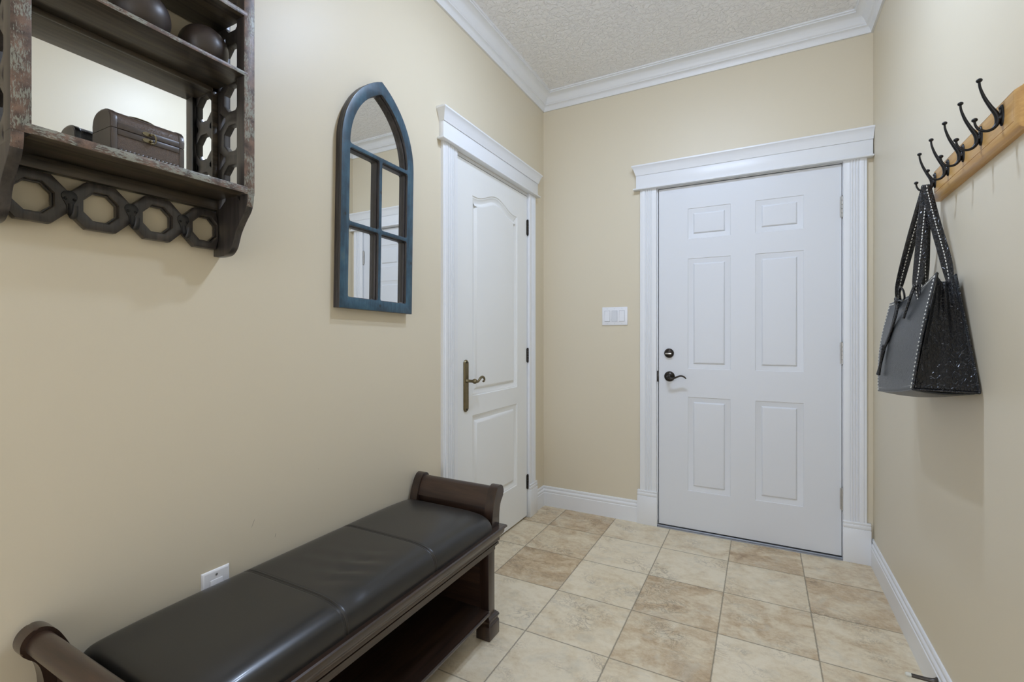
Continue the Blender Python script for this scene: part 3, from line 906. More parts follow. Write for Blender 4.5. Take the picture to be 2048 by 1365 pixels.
SY0, SY1 = 0.317, 0.766           # outer faces of the side panels
SI0, SI1 = 0.335, 0.748           # inner faces
SD = 0.15
SZT = 2.14
def build_shelf():
    root = thing('wall_shelf', (XL, 0.5415, 1.36), 'distressed dark wooden wall shelf with octagon lattice sides and mirrored back', 'wall shelf')
    outer_c = curve_pts([(0.0, 1.360), (0.036, 1.358), (0.062, 1.362), (0.080, 1.376), (0.089, 1.394), (0.099, 1.417), (0.120, 1.446),
                         (0.139, 1.468), (0.148, 1.490), (0.150, 1.512)], 4)
    outline = outer_c + [(0.150, SZT), (0.0, SZT)]
    holes = []
    zc = 1.7715
    zs = [zc + 0.1052 * k for k in range(-2, 4)]
    for z in zs:
        holes.append(octagon(0.082, z, 0.0345))
    for z in [z + 0.0526 for z in zs[:-1]] + [zs[0] - 0.0526]:
        holes.append([(0.027, z - 0.022), (0.030, z - 0.022), (0.0535, z - 0.004), (0.0535, z + 0.004), (0.030, z + 0.022), (0.027, z + 0.022)])
        holes.append([(0.1165, z - 0.013), (0.1165, z + 0.013), (0.1095, z + 0.003), (0.1095, z - 0.003)])
    for (y0, y1, s0, s1, lab) in ((SY0, SI0, 0.3162, 0.3445, None), (SI1, SY1, 0.7385, 0.7668, None)):
        bm = bmesh.new()
        mp = lambda a, b, h: Vector((XL + a, h, b))
        plate(bm, outline, holes, y0, y1, mp, bev=0.0016)
        # front stile, a little wider than the panel
        box(bm, XL + 0.118, XL + 0.1505, s0, s1, 1.508, SZT, 0.0018)
        bmesh.ops.recalc_face_normals(bm, faces=bm.faces)
        for f in bm.faces:
            f.normal_update()
            c = f.calc_center_median()
            if f.normal.x > 0.55 and c.x > XL + 0.145 and c.z > 1.47:
                f.material_index = 1
        finish('side_panel', bm, [M['dkwoodv'], M['worn_z']], root, smooth=35)
    def board(name, z0, z1, x0=0.004, x1=0.1508, y0=SI0, y1=SI1):
        bm = bmesh.new()
        box(bm, XL + x0, XL + x1, y0, y1, z0, z1, 0.0012)
        front_mat(bm, 0, 1, 1)
        return finish(name, bm, [M['dkwood'], M['worn_y']], root, smooth=35)
    board('shelf_board', 1.5095, 1.527, y0=SI0, y1=SI1)
    board('shelf_board', 1.8085, 1.8190)
    board('shelf_board', 1.9600, 1.9730)
    board('shelf_board', SZT - 0.018, SZT, x1=0.152)
    # back rail under the bottom board
    bm = bmesh.new()
    box(bm, XL + 0.002, XL + 0.020, SI0, SI1, 1.4825, 1.5095, 0.002)
    finish('back_rail', bm, M['dkwood'], root)
    # octagon chain
    ys = [0.3845 + 0.1103 * k for k in range(4)]
    zc2 = 1.427
    top, bot = [], []
    for i, y in enumerate(ys):
        seg = [(y - 0.0552, 0.021), (y - 0.0265, 0.0505), (y + 0.0265, 0.0505), (y + 0.0552, 0.021)]
        if i > 0: seg[0] = (y - 0.0552, 0.0195); 
        top += seg if i == 0 else seg[1:]
        bot += [(a, -b) for a, b in (seg if i == 0 else seg[1:])]
    top = [(min(max(a, SI0), SI1), zc2 + b) for a, b in top]
    bot = [(min(max(a, SI0), SI1), zc2 + b) for a, b in bot]
    bot2 = list(reversed(bot))
    outl = top + bot2
    hol = []
    for y in ys:
        if y + 0.0315 < SI1 + 0.002:
            hol.append(octagon(y, zc2, 0.0315, 0.0325))
    hol[-1] = [(min(a, SI1 - 0.003), b) for a, b in hol[-1]]
    bm = bmesh.new()
    plate(bm, outl, hol, 0.004, 0.024, mapL, bev=0.0022)
    # inner lip inside each octagon
    for hh, y in zip(hol, ys):
        cx_ = sum(a for a, b in hh) / len(hh)
        small = [(cx_ + (a - cx_) * 0.90, zc2 + (b - zc2) * 0.90) for a, b in hh]
        big = [(cx_ + (a - cx_) * 1.03, zc2 + (b - zc2) * 1.03) for a, b in hh]
        big = [(min(a, SI1), b) for a, b in big]
        plate(bm, big, [small], 0.005, 0.014, mapL, bev=0.0006)
    finish('octagon_rail', bm, M['dkwoodv'], root, smooth=35)
    # mirror back of the middle bay
    bm = bmesh.new()
    box(bm, XL + 0.004, XL + 0.018, SI0 + 0.001, SI1 - 0.013, 1.528, 1.797)
    finish('mirror_back', bm, M['mirror'], root, smooth=0)
    bm = bmesh.new()
    box(bm, XL + 0.004, XL + 0.0215, SI1 - 0.014, SI1 - 0.0005, 1.5275, 1.808, 0.001)
    box(bm, XL + 0.004, XL + 0.0215, SI0 + 0.0005, SI0 + 0.012, 1.5275, 1.808, 0.001)
    box(bm, XL + 0.004, XL + 0.0215, SI0 + 0.0005, SI1 - 0.0005, 1.797, 1.8083, 0.001)
    finish('mirror_surround', bm, M['dkwood'], root)
    # three shield hooks on the chain
    for y in (0.4395, 0.5497, 0.6600):
        bm = bmesh.new()
        sh = [(-0.0130, 0.006), (-0.0135, 0.012), (-0.0095, 0.0185), (-0.003, 0.0215), (0.003, 0.0215), (0.0095, 0.0185), (0.0135, 0.012), (0.0130, 0.006),
              (0.009, -0.002), (0.0055, -0.009), (0.0045, -0.016), (0.0035, -0.022), (-0.0035, -0.022), (-0.0045, -0.016), (-0.0055, -0.009), (-0.009, -0.002)]
        plate(bm, [(y + a, zc2 + 0.002 + b) for a, b in sh], [], 0.024, 0.0265, mapL, bev=0.0006)
        cp = curve_pts([(0.0265, -0.004, 0.0042), (0.028, -0.014, 0.0045), (0.0305, -0.027, 0.0052), (0.038, -0.0345, 0.0058), (0.046, -0.030, 0.0055), (0.0495, -0.018, 0.0045), (0.0505, -0.011, 0.0042)], 6)
        tube(bm, [(XL + a, y + 0.001, zc2 + b) for a, b, c in cp], [c for a, b, c in cp], 12, up=(1, 0, 0), flat=0.7)
        hk = finish('hook', bm, M['iron2'], root)
        for s in (-0.0075, 0.0075):
            bm = bmesh.new()
            lathe(bm, [(0.0032, 0.0255), (0.0032, 0.0272), (0.0025, 0.0280), (0.0014, 0.0272), (0, 0.0272)], (XL, y + s, zc2 + 0.006), (1, 0, 0), 12)
            finish('screw', bm, M['iron'], hk)
    return root
build_shelf()

# dark balls on the middle board
for (y, x, r, lab) in ((0.552, 0.060, 0.0575, 'dark brown wooden ball on the shelf, partly cut by the top of the picture'),
                       (0.6895, 0.060, 0.0550, 'dark brown wooden ball on the shelf close to the octagon side panel')):
    bm = bmesh.new()
    sphere(bm, (XL + x, y, 1.819 + r), r, seg=48, rings=32)
    finish('wooden_ball', bm, M['ball'], smooth=180, label=lab, cat='decorative ball', group='dark balls on the middle shelf', loc=(XL + x, y, 1.819))

# treasure chest box
def build_chest():
    x0, x1, y0, y1 = XL + 0.058, XL + 0.140, 0.4655, 0.6035
    z0, zs, zt = 1.527, 1.5735, 1.6165
    root = thing('trinket_chest', ((x0 + x1) / 2, (y0 + y1) / 2, z0), 'small embossed leather treasure chest with brass clasp on the bottom shelf', 'trinket box')
    cx = (x0 + x1) / 2; hw = (x1 - x0) / 2
    def sect(zb, top, inset=0.0):
        w = hw - inset
        if not top:
            return [(cx - w, zb + inset), (cx + w, zb + inset), (cx + w, zs - 0.0006), (cx - w, zs - 0.0006)]
        pts = [(cx + w, zs + 0.0006), (cx + w, zs + 0.014)]
        n = 12
        for k in range(1, n):
            a = PI * k / n
            ca, sa = math.cos(a), math.sin(a)
            pts.append((cx + w * (abs(ca) ** 0.75) * (1 if ca > 0 else -1), zs + 0.014 + (zt - zs - 0.014 - inset) * sa ** 0.8))
        pts += [(cx - w, zs + 0.014), (cx - w, zs + 0.0006)]
        return pts
    def prism(bm, pts, ya, yb, mi=0):
        a = [bm.verts.new((x, ya, z)) for x, z in pts]; b = [bm.verts.new((x, yb, z)) for x, z in pts]
        bm.faces.new(a).material_index = mi; bm.faces.new(b).material_index = mi
        for i in range(len(pts)):
            j = (i + 1) % len(pts)
            bm.faces.new((a[i], a[j], b[j], b[i])).material_index = mi
    for nm, top in (('box_body', False), ('lid', True)):
        bm = bmesh.new()
        prism(bm, sect(z0, top, 0.0012), y0 + 0.001, y1 - 0.001)
        bmesh.ops.recalc_face_normals(bm, faces=bm.faces)
        for f in bm.faces:
            f.normal_update()
            if abs(f.normal.y) > 0.9: f.material_index = 1
        pr = finish(nm, bm, [M['chestskin'], M['chestend']], root, smooth=50)
        # leather edging at both ends
        for ya, yb in ((y0, y0 + 0.011), (y1 - 0.011, y1)):
            bm = bmesh.new()
            s = sect(z0, top, 0.0)
            prism(bm, s, ya, yb)
            es = [e for e in bm.edges if abs(e.verts[0].co.y - e.verts[1].co.y) < 1e-6]
            bmesh.ops.bevel(bm, geom=es, offset=0.0010, segments=2, profile=0.5, affect='EDGES')
            # open the middle of the end so the plain end board shows
            finish('edging', bm, [M['chestrim']], pr, smooth=50)
        bm = bmesh.new()
        prism(bm, [(cx + (x - cx) * 0.93, zs + (z - zs) * 0.93) for x, z in sect(z0, top, 0.0)], y0 - 0.0006, y0 + 0.002)
        finish('end_board', bm, M['chestend'], pr, smooth=0)
        # smooth strip along the seam
        bm = bmesh.new()
        if top: box(bm, x1 - 0.001, x1 + 0.0010, y0 + 0.0112, y1 - 0.0112, zs + 0.0008, zs + 0.0125, 0.0006)
        else: box(bm, x1 - 0.001, x1 + 0.0010, y0 + 0.0112, y1 - 0.0112, zs - 0.0125, zs - 0.0008, 0.0006)
        finish('seam_strip', bm, M['cheststrip'], pr)
    # bottom binding with stitches
    bm = bmesh.new()
    n = 15
    for i in range(n):
        a = y0 + 0.0115 + (y1 - y0 - 0.023) * i / n
        box(bm, x1 - 0.001, x1 + 0.0022, a + 0.0004, a + (y1 - y0 - 0.023) / n - 0.0004, z0 + 0.0006, z0 + 0.0055, 0.0010)
    finish('bottom_binding', bm, M['chestrim'], root)
    # clasp: two small plates and a swan hook
    ym = y0 + 0.068
    bm = bmesh.new()
    for dz, dy in ((0.0065, 0.0), (-0.0075, 0.0)):
        pl = [(ym + dy - 0.009 + 0.009 * math.cos(a) * (1 if True else 0) + 0.004, zs + dz + 0.0042 * math.sin(a)) for a in [2 * PI * k / 18 for k in range(18)]]
        r0 = [bm.verts.new((x1 + 0.0010, a, b)) for a, b in pl]; r1 = [bm.verts.new((x1 + 0.0026, a, b)) for a, b in pl]
        bm.faces.new(r0); bm.faces.new(r1)
        for i in range(18):
            bm.faces.new((r0[i], r0[(i + 1) % 18], r1[(i + 1) % 18], r1[i]))
    lathe(bm, [(0.0028, 0), (0.0028, 0.005), (0, 0.006)], (x1 + 0.002, ym + 0.001, zs + 0.0065), (1, 0, 0), 12)
    lathe(bm, [(0.0024, 0), (0.0024, 0.005), (0, 0.006)], (x1 + 0.002, ym + 0.001, zs - 0.0075), (1, 0, 0), 12)
    cp = curve_pts([(0.001, 0.0065, .0018), (0.006, 0.0075, .0019), (0.0095, 0.002, .0018), (0.0095, -0.006, .0017), (0.006, -0.0115, .0017), (0.001, -0.0125, .0022), (-0.001, -0.0145, .0020)], 5)
    tube(bm, [(x1 + 0.0062, ym + a, zs + b) for a, b, c in cp], [c for a, b, c in cp], 10)
    finish('clasp', bm, M['brass'], root)
    # low strap handle on the lid
    bm = bmesh.new()
    cp = curve_pts([(-0.028, 0.000, .0030), (-0.022, 0.003, .0034), (-0.010, 0.0055, .0030), (0.010, 0.0055, .0030), (0.022, 0.003, .0034), (0.028, 0.000, .0030)], 6)
    tube(bm, [(cx + 0.004, (y0 + y1) / 2 + a, zt - 0.0005 + b) for a, b, c in cp], [c for a, b, c in cp], 10, flat=0.45, up=(0, 0, 1))
    finish('lid_handle', bm, M['brass'], root)
build_chest()

# ================================================================== BENCH
BX0, BX1, BY0, BY1 = -1.302, -0.867, 0.380, 1.596
BC = (BY0 + BY1) / 2
def build_bench():
    root = thing('storage_bench', (-1.08, BC, 0), 'dark cherry wood entry bench with scroll arms and black leather cushion', 'bench')
    # seat rim
    prof = [(0.045, 0.420), (0.004, 0.420), (0.0, 0.417), (0.0, 0.411), (0.007, 0.409), (0.008, 0.404), (0.0085, 0.397), (0.011, 0.390), (0.016, 0.384), (0.021, 0.380), (0.0225, 0.374), (0.021, 0.368), (0.0215, 0.3645),
            (0.029, 0.3635), (0.029, 0.360), (0.024, 0.358), (0.024, 0.350), (0.034, 0.3485), (0.034, 0.330), (0.050, 0.330)]
    bm = bmesh.new()
    pth = [(BX0 - 0.012, BY0), (BX1, BY0), (BX1, BY1), (BX0 - 0.012, BY1)]
    pth = [(BX0, BY0), (BX1, BY0), (BX1, BY1), (BX0, BY1)]
    sweep(bm, pth, prof, mapF, closed=True)
    box(bm, BX0 + 0.03, BX1 - 0.03, BY0 + 0.03, BY1 - 0.03, 0.402, 0.4185)
    finish('seat_rim', bm, M['cherry'], root, smooth=28)
    # legs with moulded feet
    def leg(fx0, fx1, fy0, fy1):
        bm = bmesh.new()
        box(bm, fx0, fx1, fy0, fy1, 0.0, 0.052, 0.003)
        cxm, cym = (fx0 + fx1) / 2, (fy0 + fy1) / 2
        pf = [(0.002, 0.051), (0.0015, 0.054), (0.005, 0.058), (0.004, 0.064), (0.001, 0.068), (0.000, 0.073), (0.003, 0.077), (0.003, 0.080), (0.008, 0.083), (0.010, 0.087)]
        sweep(bm, [(fx0, fy0), (fx1, fy0), (fx1, fy1), (fx0, fy1)], pf, mapF, closed=True, fill_inner=True)
        box(bm, fx0 + 0.010, fx1 - 0.010, fy0 + 0.010, fy1 - 0.020, 0.084, 0.335, 0.0015)
        finish('leg', bm, M['cherryv'], root, smooth=35)
    leg(-0.957, -0.897, 1.513, 1.588)
    leg(BX0 + 0.003, BX0 + 0.063, 1.513, 1.588)
    leg(-0.957, -0.897, 2 * BC - 1.588, 2 * BC - 1.513)
    leg(BX0 + 0.003, BX0 + 0.063, 2 * BC - 1.588, 2 * BC - 1.513)
    # side panels, back, lower shelf
    for ya, yb in ((1.530, 1.560), (2 * BC - 1.560, 2 * BC - 1.530)):
        bm = bmesh.new()
        box(bm, BX0 + 0.02, -0.910, ya, yb, 0.095, 0.400, 0.001)
        finish('side_panel', bm, M['cherryx'], root)
    bm = bmesh.new()
    box(bm, BX0 + 0.008, BX0 + 0.020, 2 * BC - 1.53, 1.53, 0.09, 0.402, 0.001)
    finish('back_panel', bm, M['cherry'], root)
    bm = bmesh.new()
    box(bm, BX0 + 0.02, -0.905, 2 * BC - 1.53, 1.53, 0.092, 0.110, 0.001)
    ed = [(-0.906, 0.111), (-0.900, 0.111), (-0.8965, 0.108), (-0.8965, 0.104), (-0.899, 0.101), (-0.899, 0.098), (-0.902, 0.095), (-0.906, 0.091)]
    r0 = [bm.verts.new((x, 2 * BC - 1.515, z)) for x, z in ed]; r1 = [bm.verts.new((x, 1.515, z)) for x, z in ed]
    for i in range(len(ed) - 1): bm.faces.new((r0[i], r0[i + 1], r1[i + 1], r1[i]))
    bm.faces.new(r0); bm.faces.new(r1)
    finish('lower_shelf', bm, M['cherry'], root)
    # scroll arms. profile points: (y outward offset from the inner foot of the post, z)
    post = curve_pts([(0.0, 0.419), (0.002, 0.455), (0.010, 0.495), (0.024, 0.530), (0.036, 0.552), (0.050, 0.565), (0.066, 0.568), (0.081, 0.560),
                      (0.089, 0.545), (0.088, 0.528), (0.078, 0.514), (0.068, 0.503), (0.060, 0.485), (0.055, 0.455), (0.054, 0.419)], 4)
    rail = curve_pts([(0.016, 0.487), (0.021, 0.508), (0.030, 0.528), (0.038, 0.543), (0.048, 0.555), (0.062, 0.559), (0.075, 0.553), (0.0815, 0.540), (0.078, 0.525), (0.068, 0.516), (0.056, 0.508), (0.048, 0.498), (0.044, 0.487)], 4)
    for sgn in (1, -1):
        base = BC + sgn * (1.530 - BC)
        f = lambda a: base + sgn * a
        for xa, xb in ((BX0 + 0.006, BX0 + 0.042), (-0.933, -0.896)):
            bm = bmesh.new()
            r0 = [bm.verts.new((xa, f(a), z)) for a, z in post]; r1 = [bm.verts.new((xb, f(a), z)) for a, z in post]
            for i in range(len(post)):
                j = (i + 1) % len(post)
                bm.faces.new((r0[i], r0[j], r1[j], r1[i]))
            c0 = bm.faces.new(r0); c1 = bm.faces.new(r1)
            es = list(c0.edges) + list(c1.edges)
            bmesh.ops.bevel(bm, geom=es, offset=0.0025, segments=2, profile=0.5, affect='EDGES')
            finish('arm_post', bm, M['cherryv'], root, smooth=40)
        bm = bmesh.new()
        xa, xb = BX0 + 0.040, -0.931
        r0 = [bm.verts.new((xa, f(a), z)) for a, z in rail]; r1 = [bm.verts.new((xb, f(a), z)) for a, z in rail]
        for i in range(len(rail)):
            j = (i + 1) % len(rail)
            bm.faces.new((r0[i], r0[j], r1[j], r1[i]))
        bm.faces.new(r0); bm.faces.new(r1)
        finish('arm_rail', bm, M['cherryx'], root, smooth=40)
        bm = bmesh.new()
        ya, yb = sorted((f(0.024), f(0.036)))
        box(bm, xa, xb, ya, yb, 0.4195, 0.490, 0.0005)
        finish('arm_panel', bm, M['cherryx'], root)
    # cushion
    cx0, cx1, cy0, cy1 = BX0 + 0.004, -0.884, 2 * BC - 1.527, 1.527
    seams = (0.8175, 1.170)
    NX, NY = 72, 900
    bm = bmesh.new()
    import math as mm
    grid = []
    for j in range(NY + 1):
        v = j / NY
        y = cy0 + (cy1 - cy0) * v
        # softer height near both ends and a crease at each seam
        e = min(y - cy0, cy1 - y)
        endf = 1 - 0.38 * mm.exp(-(e / 0.012) ** 1.4) - 0.17 * mm.exp(-(e / 0.08))
        sd = min(abs(y - s) for s in seams)
        crease = 0.0024 * mm.exp(-(sd / 0.0022) ** 2) + 0.0010 * mm.exp(-(sd / 0.02))
        pipe = 0.0008 * mm.exp(-((sd - 0.0042) / 0.0014) ** 2) - 0.0009 * mm.exp(-((sd - 0.0072) / 0.0011) ** 2)
        row = []
        for i in range(NX + 1):
            u = i / NX
            a = PI * (1 - u)                       # back -> front
            ca, sa = mm.cos(a), mm.sin(a)
            sx = (abs(ca) ** 0.42) * (1 if ca >= 0 else -1)
            front = max(0.0, ca)
            # flatter corner at the back, big soft roll at the front
            pw = 0.42 if ca < 0 else 0.60
            sx = (abs(ca) ** (0.22 if ca < 0 else 0.42)) * (1 if ca >= 0 else -1)
            sz = abs(sa) ** pw
            x = (cx0 + cx1) / 2 + sx * (cx1 - cx0) / 2
            pinch = 0.010 * mm.exp(-(e / 0.018)) * (1 if ca > 0 else 0.4) * front
            H = 0.079
            z = 0.416 + H * sz * endf - (crease - pipe) * sz
            x -= pinch + (crease - pipe) * 0.9 * front
            # body wrinkles in the middle section
            t1 = mm.exp(-((y - 0.960) / 0.080) ** 2) * mm.exp(-((x + 1.04) / 0.065) ** 2)
            z += 0.0034 * t1 * mm.sin((y - 0.55 * (x + 1.03)) * 2 * PI / 0.068)
            t2 = mm.exp(-((y - 1.43) / 0.06) ** 2) * mm.exp(-((x + 0.97) / 0.05) ** 2)
            z += 0.0012 * t2 * mm.sin((y + 1.6 * x) * 2 * PI / 0.09)
            t3 = mm.exp(-((y - 0.865) / 0.03) ** 2) * mm.exp(-((x + 0.92) / 0.04) ** 2)
            z -= 0.003 * t3
            row.append(bm.verts.new((x, y, z)))
        grid.append(row)
    for j in range(NY):
        for i in range(NX):
            bm.faces.new((grid[j][i], grid[j][i + 1], grid[j + 1][i + 1], grid[j + 1][i]))
    bm.faces.new(grid[0]); bm.faces.new(grid[-1])
    bm.faces.new([r[0] for r in grid] + [r[-1] for r in reversed(grid)])
    cu = finish('cushion', bm, M['leather'], root, smooth=60, label='black leather seat cushion with two stitched seams')
    return root
build_bench()

# ================================================================== COAT RACK
def build_rack():
    ya, yb = 1.361, 1.925
    zc = 1.632; h0, h1 = -0.056, 0.034
    tilt = -0.0235
    root = thing('coat_rack', (XR, 1.655, 1.622), 'pine board coat rack with five black iron double hooks', 'coat rack')
    ya, yb = ya - 1.655, yb - 1.655
    mp = lambda a, b, h: Vector((XR - h, 1.655 + a, 1.622 + b))
    bm = bmesh.new()
    zt, zb = 0.0425, -0.0505
    # profile rings, from the wall outwards: bottom and ends moulded
    lv = [(0.0, 0.0), (0.0, 0.0105), (0.003, 0.014), (0.011, 0.0185), (0.019, 0.0205), (0.0225, 0.0205), (0.0232, 0.0190), (0.0242, 0.0190), (0.0250, 0.0200)]
    rings = []
    for off, h in lv:
        t_off = min(off, 0.004)
        rings.append([bm.verts.new(mp(a, b, h)) for a, b in ((ya + off, zb + off), (yb - off, zb + off), (yb - off, zt - t_off), (ya + off, zt - t_off))])
    for r0, r1 in zip(rings[:-1], rings[1:]):
        for i in range(4):
            j = (i + 1) % 4
            bm.faces.new((r0[i], r0[j], r1[j], r1[i]))
    bm.faces.new(rings[-1]); bm.faces.new(rings[0])
    finish('board', bm, M['pine'], root, smooth=25)
    first = None
    for k in range(5):
        y = 1.438 + 0.1145 * k - 1.655
        if first is None:
            bm = bmesh.new()
            Y = lambda q: (XR - q[0], 1.655 + y, 1.622 + q[1])
            # oval base plate
            n = 22
            pts = [(y + 0.0105 * math.cos(2 * PI * i / n), 0.010 + 0.024 * math.sin(2 * PI * i / n)) for i in range(n)]
            sweep(bm, pts, [(0, 0.0195), (0.0, 0.022), (0.002, 0.0235), (0.004, 0.024)], mp, closed=True, fill_inner=True)
            cp = curve_pts([(0.0575, 0.093, .0024), (0.0560, 0.080, .0026), (0.0490, 0.056, .0033), (0.0390, 0.033, .0040), (0.0300, 0.015, .0050), (0.0275, 0.001, .0052),
                            (0.0300, -0.010, .0043), (0.0375, -0.0185, .0034), (0.0480, -0.0200, .0029), (0.0590, -0.0140, .0027), (0.0645, -0.0040, .0024), (0.0660, 0.004, .0023)], 6)
            tube(bm, [Y(c) for c in cp], [c[2] for c in cp], 14, up=(0, 1, 0), flat=1.15)
            # web joining the prong to the plate
            cp = curve_pts([(0.0225, 0.006, .0080), (0.0260, 0.004, .0070), (0.0290, 0.002, .0052)], 3)
            tube(bm, [Y(c) for c in cp], [c[2] for c in cp], 14, up=(0, 1, 0))
            sphere(bm, Y((0.0575, 0.0975)), 0.0056, 1.05, 1.05, 0.85, 16, 10)
            sphere(bm, Y((0.0660, 0.0085)), 0.0054, 1.05, 1.05, 0.85, 16, 10)
            first = finish('hook', bm, M['iron'], root, smooth=60)
            bm = bmesh.new()
            lathe(bm, [(0.0, 0.0262), (0.0026, 0.0258), (0.0034, 0.0240)], (XR, 1.655 + y, 1.622 + 0.027), (-1, 0, 0), 10)
            finish('screw', bm, M['iron2'], first)
            bx = first.location.copy()
        else:
            c = copy_tree(first, root)
            c.location = bx + Vector((0, 0.1145 * k, 0))
    root.rotation_euler = (tilt, 0, 0)
    return root
build_rack()

# ================================================================== TOTE BAG
def build_bag():
    root = thing('tote_bag', (XR, 1.87, 0.975), 'black croc leather tote bag with cream stitching hanging from the rack', 'handbag')
    # corners as (offset from wall, y, z): near/far, top/bottom, front/back
    TN, TF, BF, BN = (.0660, 1.697, 1.320), (.0900, 2.105, 1.2600), (.1350, 2.040, .9560), (.1390, 1.605, 1.003)
    tn, tf, bf, bn = (.0140, 1.742, 1.318), (.0150, 2.125, 1.2620), (.0060, 2.045, .9560), (.0060, 1.605, 1.000)
    V = lambda q: Vector((XR - q[0], q[1], q[2]))
    def lerp(a, b, t): return tuple(x + (y - x) * t for x, y in zip(a, b))
    def patch(bm, c00, c10, c11, c01, nu, nv, disp):
        g = []
        for j in range(nv + 1):
            row = []
            for i in range(nu + 1):
                u, v = i / nu, j / nv
                p = lerp(lerp(c00, c10, u), lerp(c01, c11, u), v)
                d = disp(u, v)
                row.append(bm.verts.new(V((p[0] + d[0], p[1] + d[1], p[2] + d[2]))))
            g.append(row)
        for j in range(nv):
            for i in range(nu):
                bm.faces.new((g[j][i], g[j][i + 1], g[j + 1][i + 1], g[j + 1][i]))
        return g
    # front panel u: near->far, v: bottom->top
    fdisp = lambda u, v: (0.014 * math.sin(PI * v) ** 1.2 * (0.4 + 0.6 * math.sin(PI * u)) - 0.006 * math.sin(PI * u) * v ** 3,
                          (0.010 * math.sin(PI * v) * -1 if u < 0.5 else 0.034 * math.sin(PI * v ** 0.9)) * abs(2 * u - 1) ** 3,
                          -0.012 * math.sin(PI * u) * v ** 4 - 0.004 * math.sin(PI * u) * (1 - v) ** 3)
    bm = bmesh.new()
    gf = patch(bm, BN, BF, TF, TN, 40, 40, fdisp)
    # give the leather a thickness by a rolled flange round the edge
    bdisp = lambda u, v: (0.0, 0.0, -0.010 * math.sin(PI * u) * v ** 4)
    gb = patch(bm, bn, bf, tf, tn, 20, 20, bdisp)
    fr = finish('front_panel', bm, M['bagfront'], root, smooth=60)
    sol = fr.modifiers.new('thickness', 'SOLIDIFY'); sol.thickness = 0.0022; sol.offset = -1
    # near and far gussets: u back->front, v bottom->top, folded inwards towards the top
    def gus(a00, a10, a11, a01, sg):
        bm = bmesh.new()
        def d(u, v):
            fold = 0.030 * v ** 1.3 * math.sin(PI * u) + 0.0055 * math.sin(u * 3.2 * PI) * v ** 0.7 + 0.004 * math.sin(u * 7 * PI + 1.0) * v
            sag = -0.020 * math.sin(PI * u) * v ** 5
            return (0.0, sg * fold, sag)
        patch(bm, a00, a10, a11, a01, 36, 30, d)
        o = finish('side_gusset', bm, M['bagside'], root, smooth=60)
        m = o.modifiers.new('thickness', 'SOLIDIFY'); m.thickness = 0.0018; m.offset = 0
    off = lambda p, dx, dy: (p[0] + dx, p[1] + dy, p[2])
    gus(off(bn, 0, .004), off(BN, -.003, .006), off(TN, -.003, .007), off(tn, 0, .003), 1)
    gus(off(bf, 0, -.004), off(BF, -.003, -.006), off(TF, -.003, -.007), off(tf, 0, -.003), -1)
    # bottom, gently rounded downwards
    bm = bmesh.new()
    patch(bm, bn, bf, BF, BN, 30, 14, lambda u, v: (0, 0, -0.016 * math.sin(PI * v) ** 0.7 * (0.35 + 0.65 * math.sin(PI * u) ** 0.5)))
    o = finish('bag_bottom', bm, M['bagfront'], root, smooth=60)
    m = o.modifiers.new('thickness', 'SOLIDIFY'); m.thickness = 0.002; m.offset = 0
    # piping along the edges of the front panel
    bm = bmesh.new()
    def edge(g, which):
        if which == 'near': return [r[0].copy() for r in g]
        if which == 'far': return [r[-1].copy() for r in g]
        if which == 'top': return [p.copy() for p in g[-1]]
        return [p.copy() for p in g[0]]
    G = [[V(tuple(a + b for a, b in zip(lerp(lerp(BN, BF, i / 40), lerp(TN, TF, i / 40), j / 40), fdisp(i / 40, j / 40)))) for i in range(41)] for j in range(41)]
    for w in ('near', 'far', 'top', 'bottom'):
        tube(bm, edge(G, w), 0.0022, 8)
    tube(bm, [V(lerp(bn, tn, k / 12)) for k in range(13)], 0.0022, 8)
    tube(bm, [V(off(lerp(bn, BN, k / 12), 0, -0.001)) for k in range(13)], 0.0026, 8)
    finish('piping', bm, M['strap'], root, smooth=60)
    # saddle stitches along edges
    def stitches(bm, line, nrm, pitch=0.0115, ln=0.0068, w=0.0016, inset=None):
        # resample
        L = [0.0]
        for a, b in zip(line[:-1], line[1:]): L.append(L[-1] + (b - a).length)
        s = pitch / 2
        while s < L[-1]:
            i = max(k for k in range(len(L)) if L[k] <= s)
            i = min(i, len(line) - 2)
            t = (s - L[i]) / max(1e-9, L[i + 1] - L[i])
            p = line[i].lerp(line[i + 1], t)
            d = (line[i + 1] - line[i]).normalized()
            q = nrm(p) if callable(nrm) else Vector(nrm)
            tube(bm, [p - d * ln / 2 + q * 0.0008, p + q * 0.0026, p + d * ln / 2 + q * 0.0008], [w * 0.8, w * 1.25, w * 0.8], 6)
            s += pitch
    bm = bmesh.new()
    gi = lambda j, i: G[j][i]
    outn = Vector((-1, -0.15, 0)).normalized() * 1.0
    inset_near = [G[j][0].lerp(G[j][40], 0.017) for j in range(41)]
    inset_far = [G[j][40].lerp(G[j][0], 0.020) for j in range(41)]
    inset_top = [G[40][i].lerp(G[0][i], 0.022) for i in range(41)]
    inset_bot = [G[0][i].lerp(G[40][i], 0.035) for i in range(41)]
    for ln_ in (inset_near, inset_far, inset_top):
        stitches(bm, ln_, outn)
    stitches(bm, inset_bot, outn, pitch=0.006, ln=0.0042, w=0.0007)
    finish('stitching', bm, M['stitch'], root, smooth=60)
    # handles: flat straps from the panels over the lower prong of the end hook
    HX, HY, HZ = 0.042, 1.896, 1.600
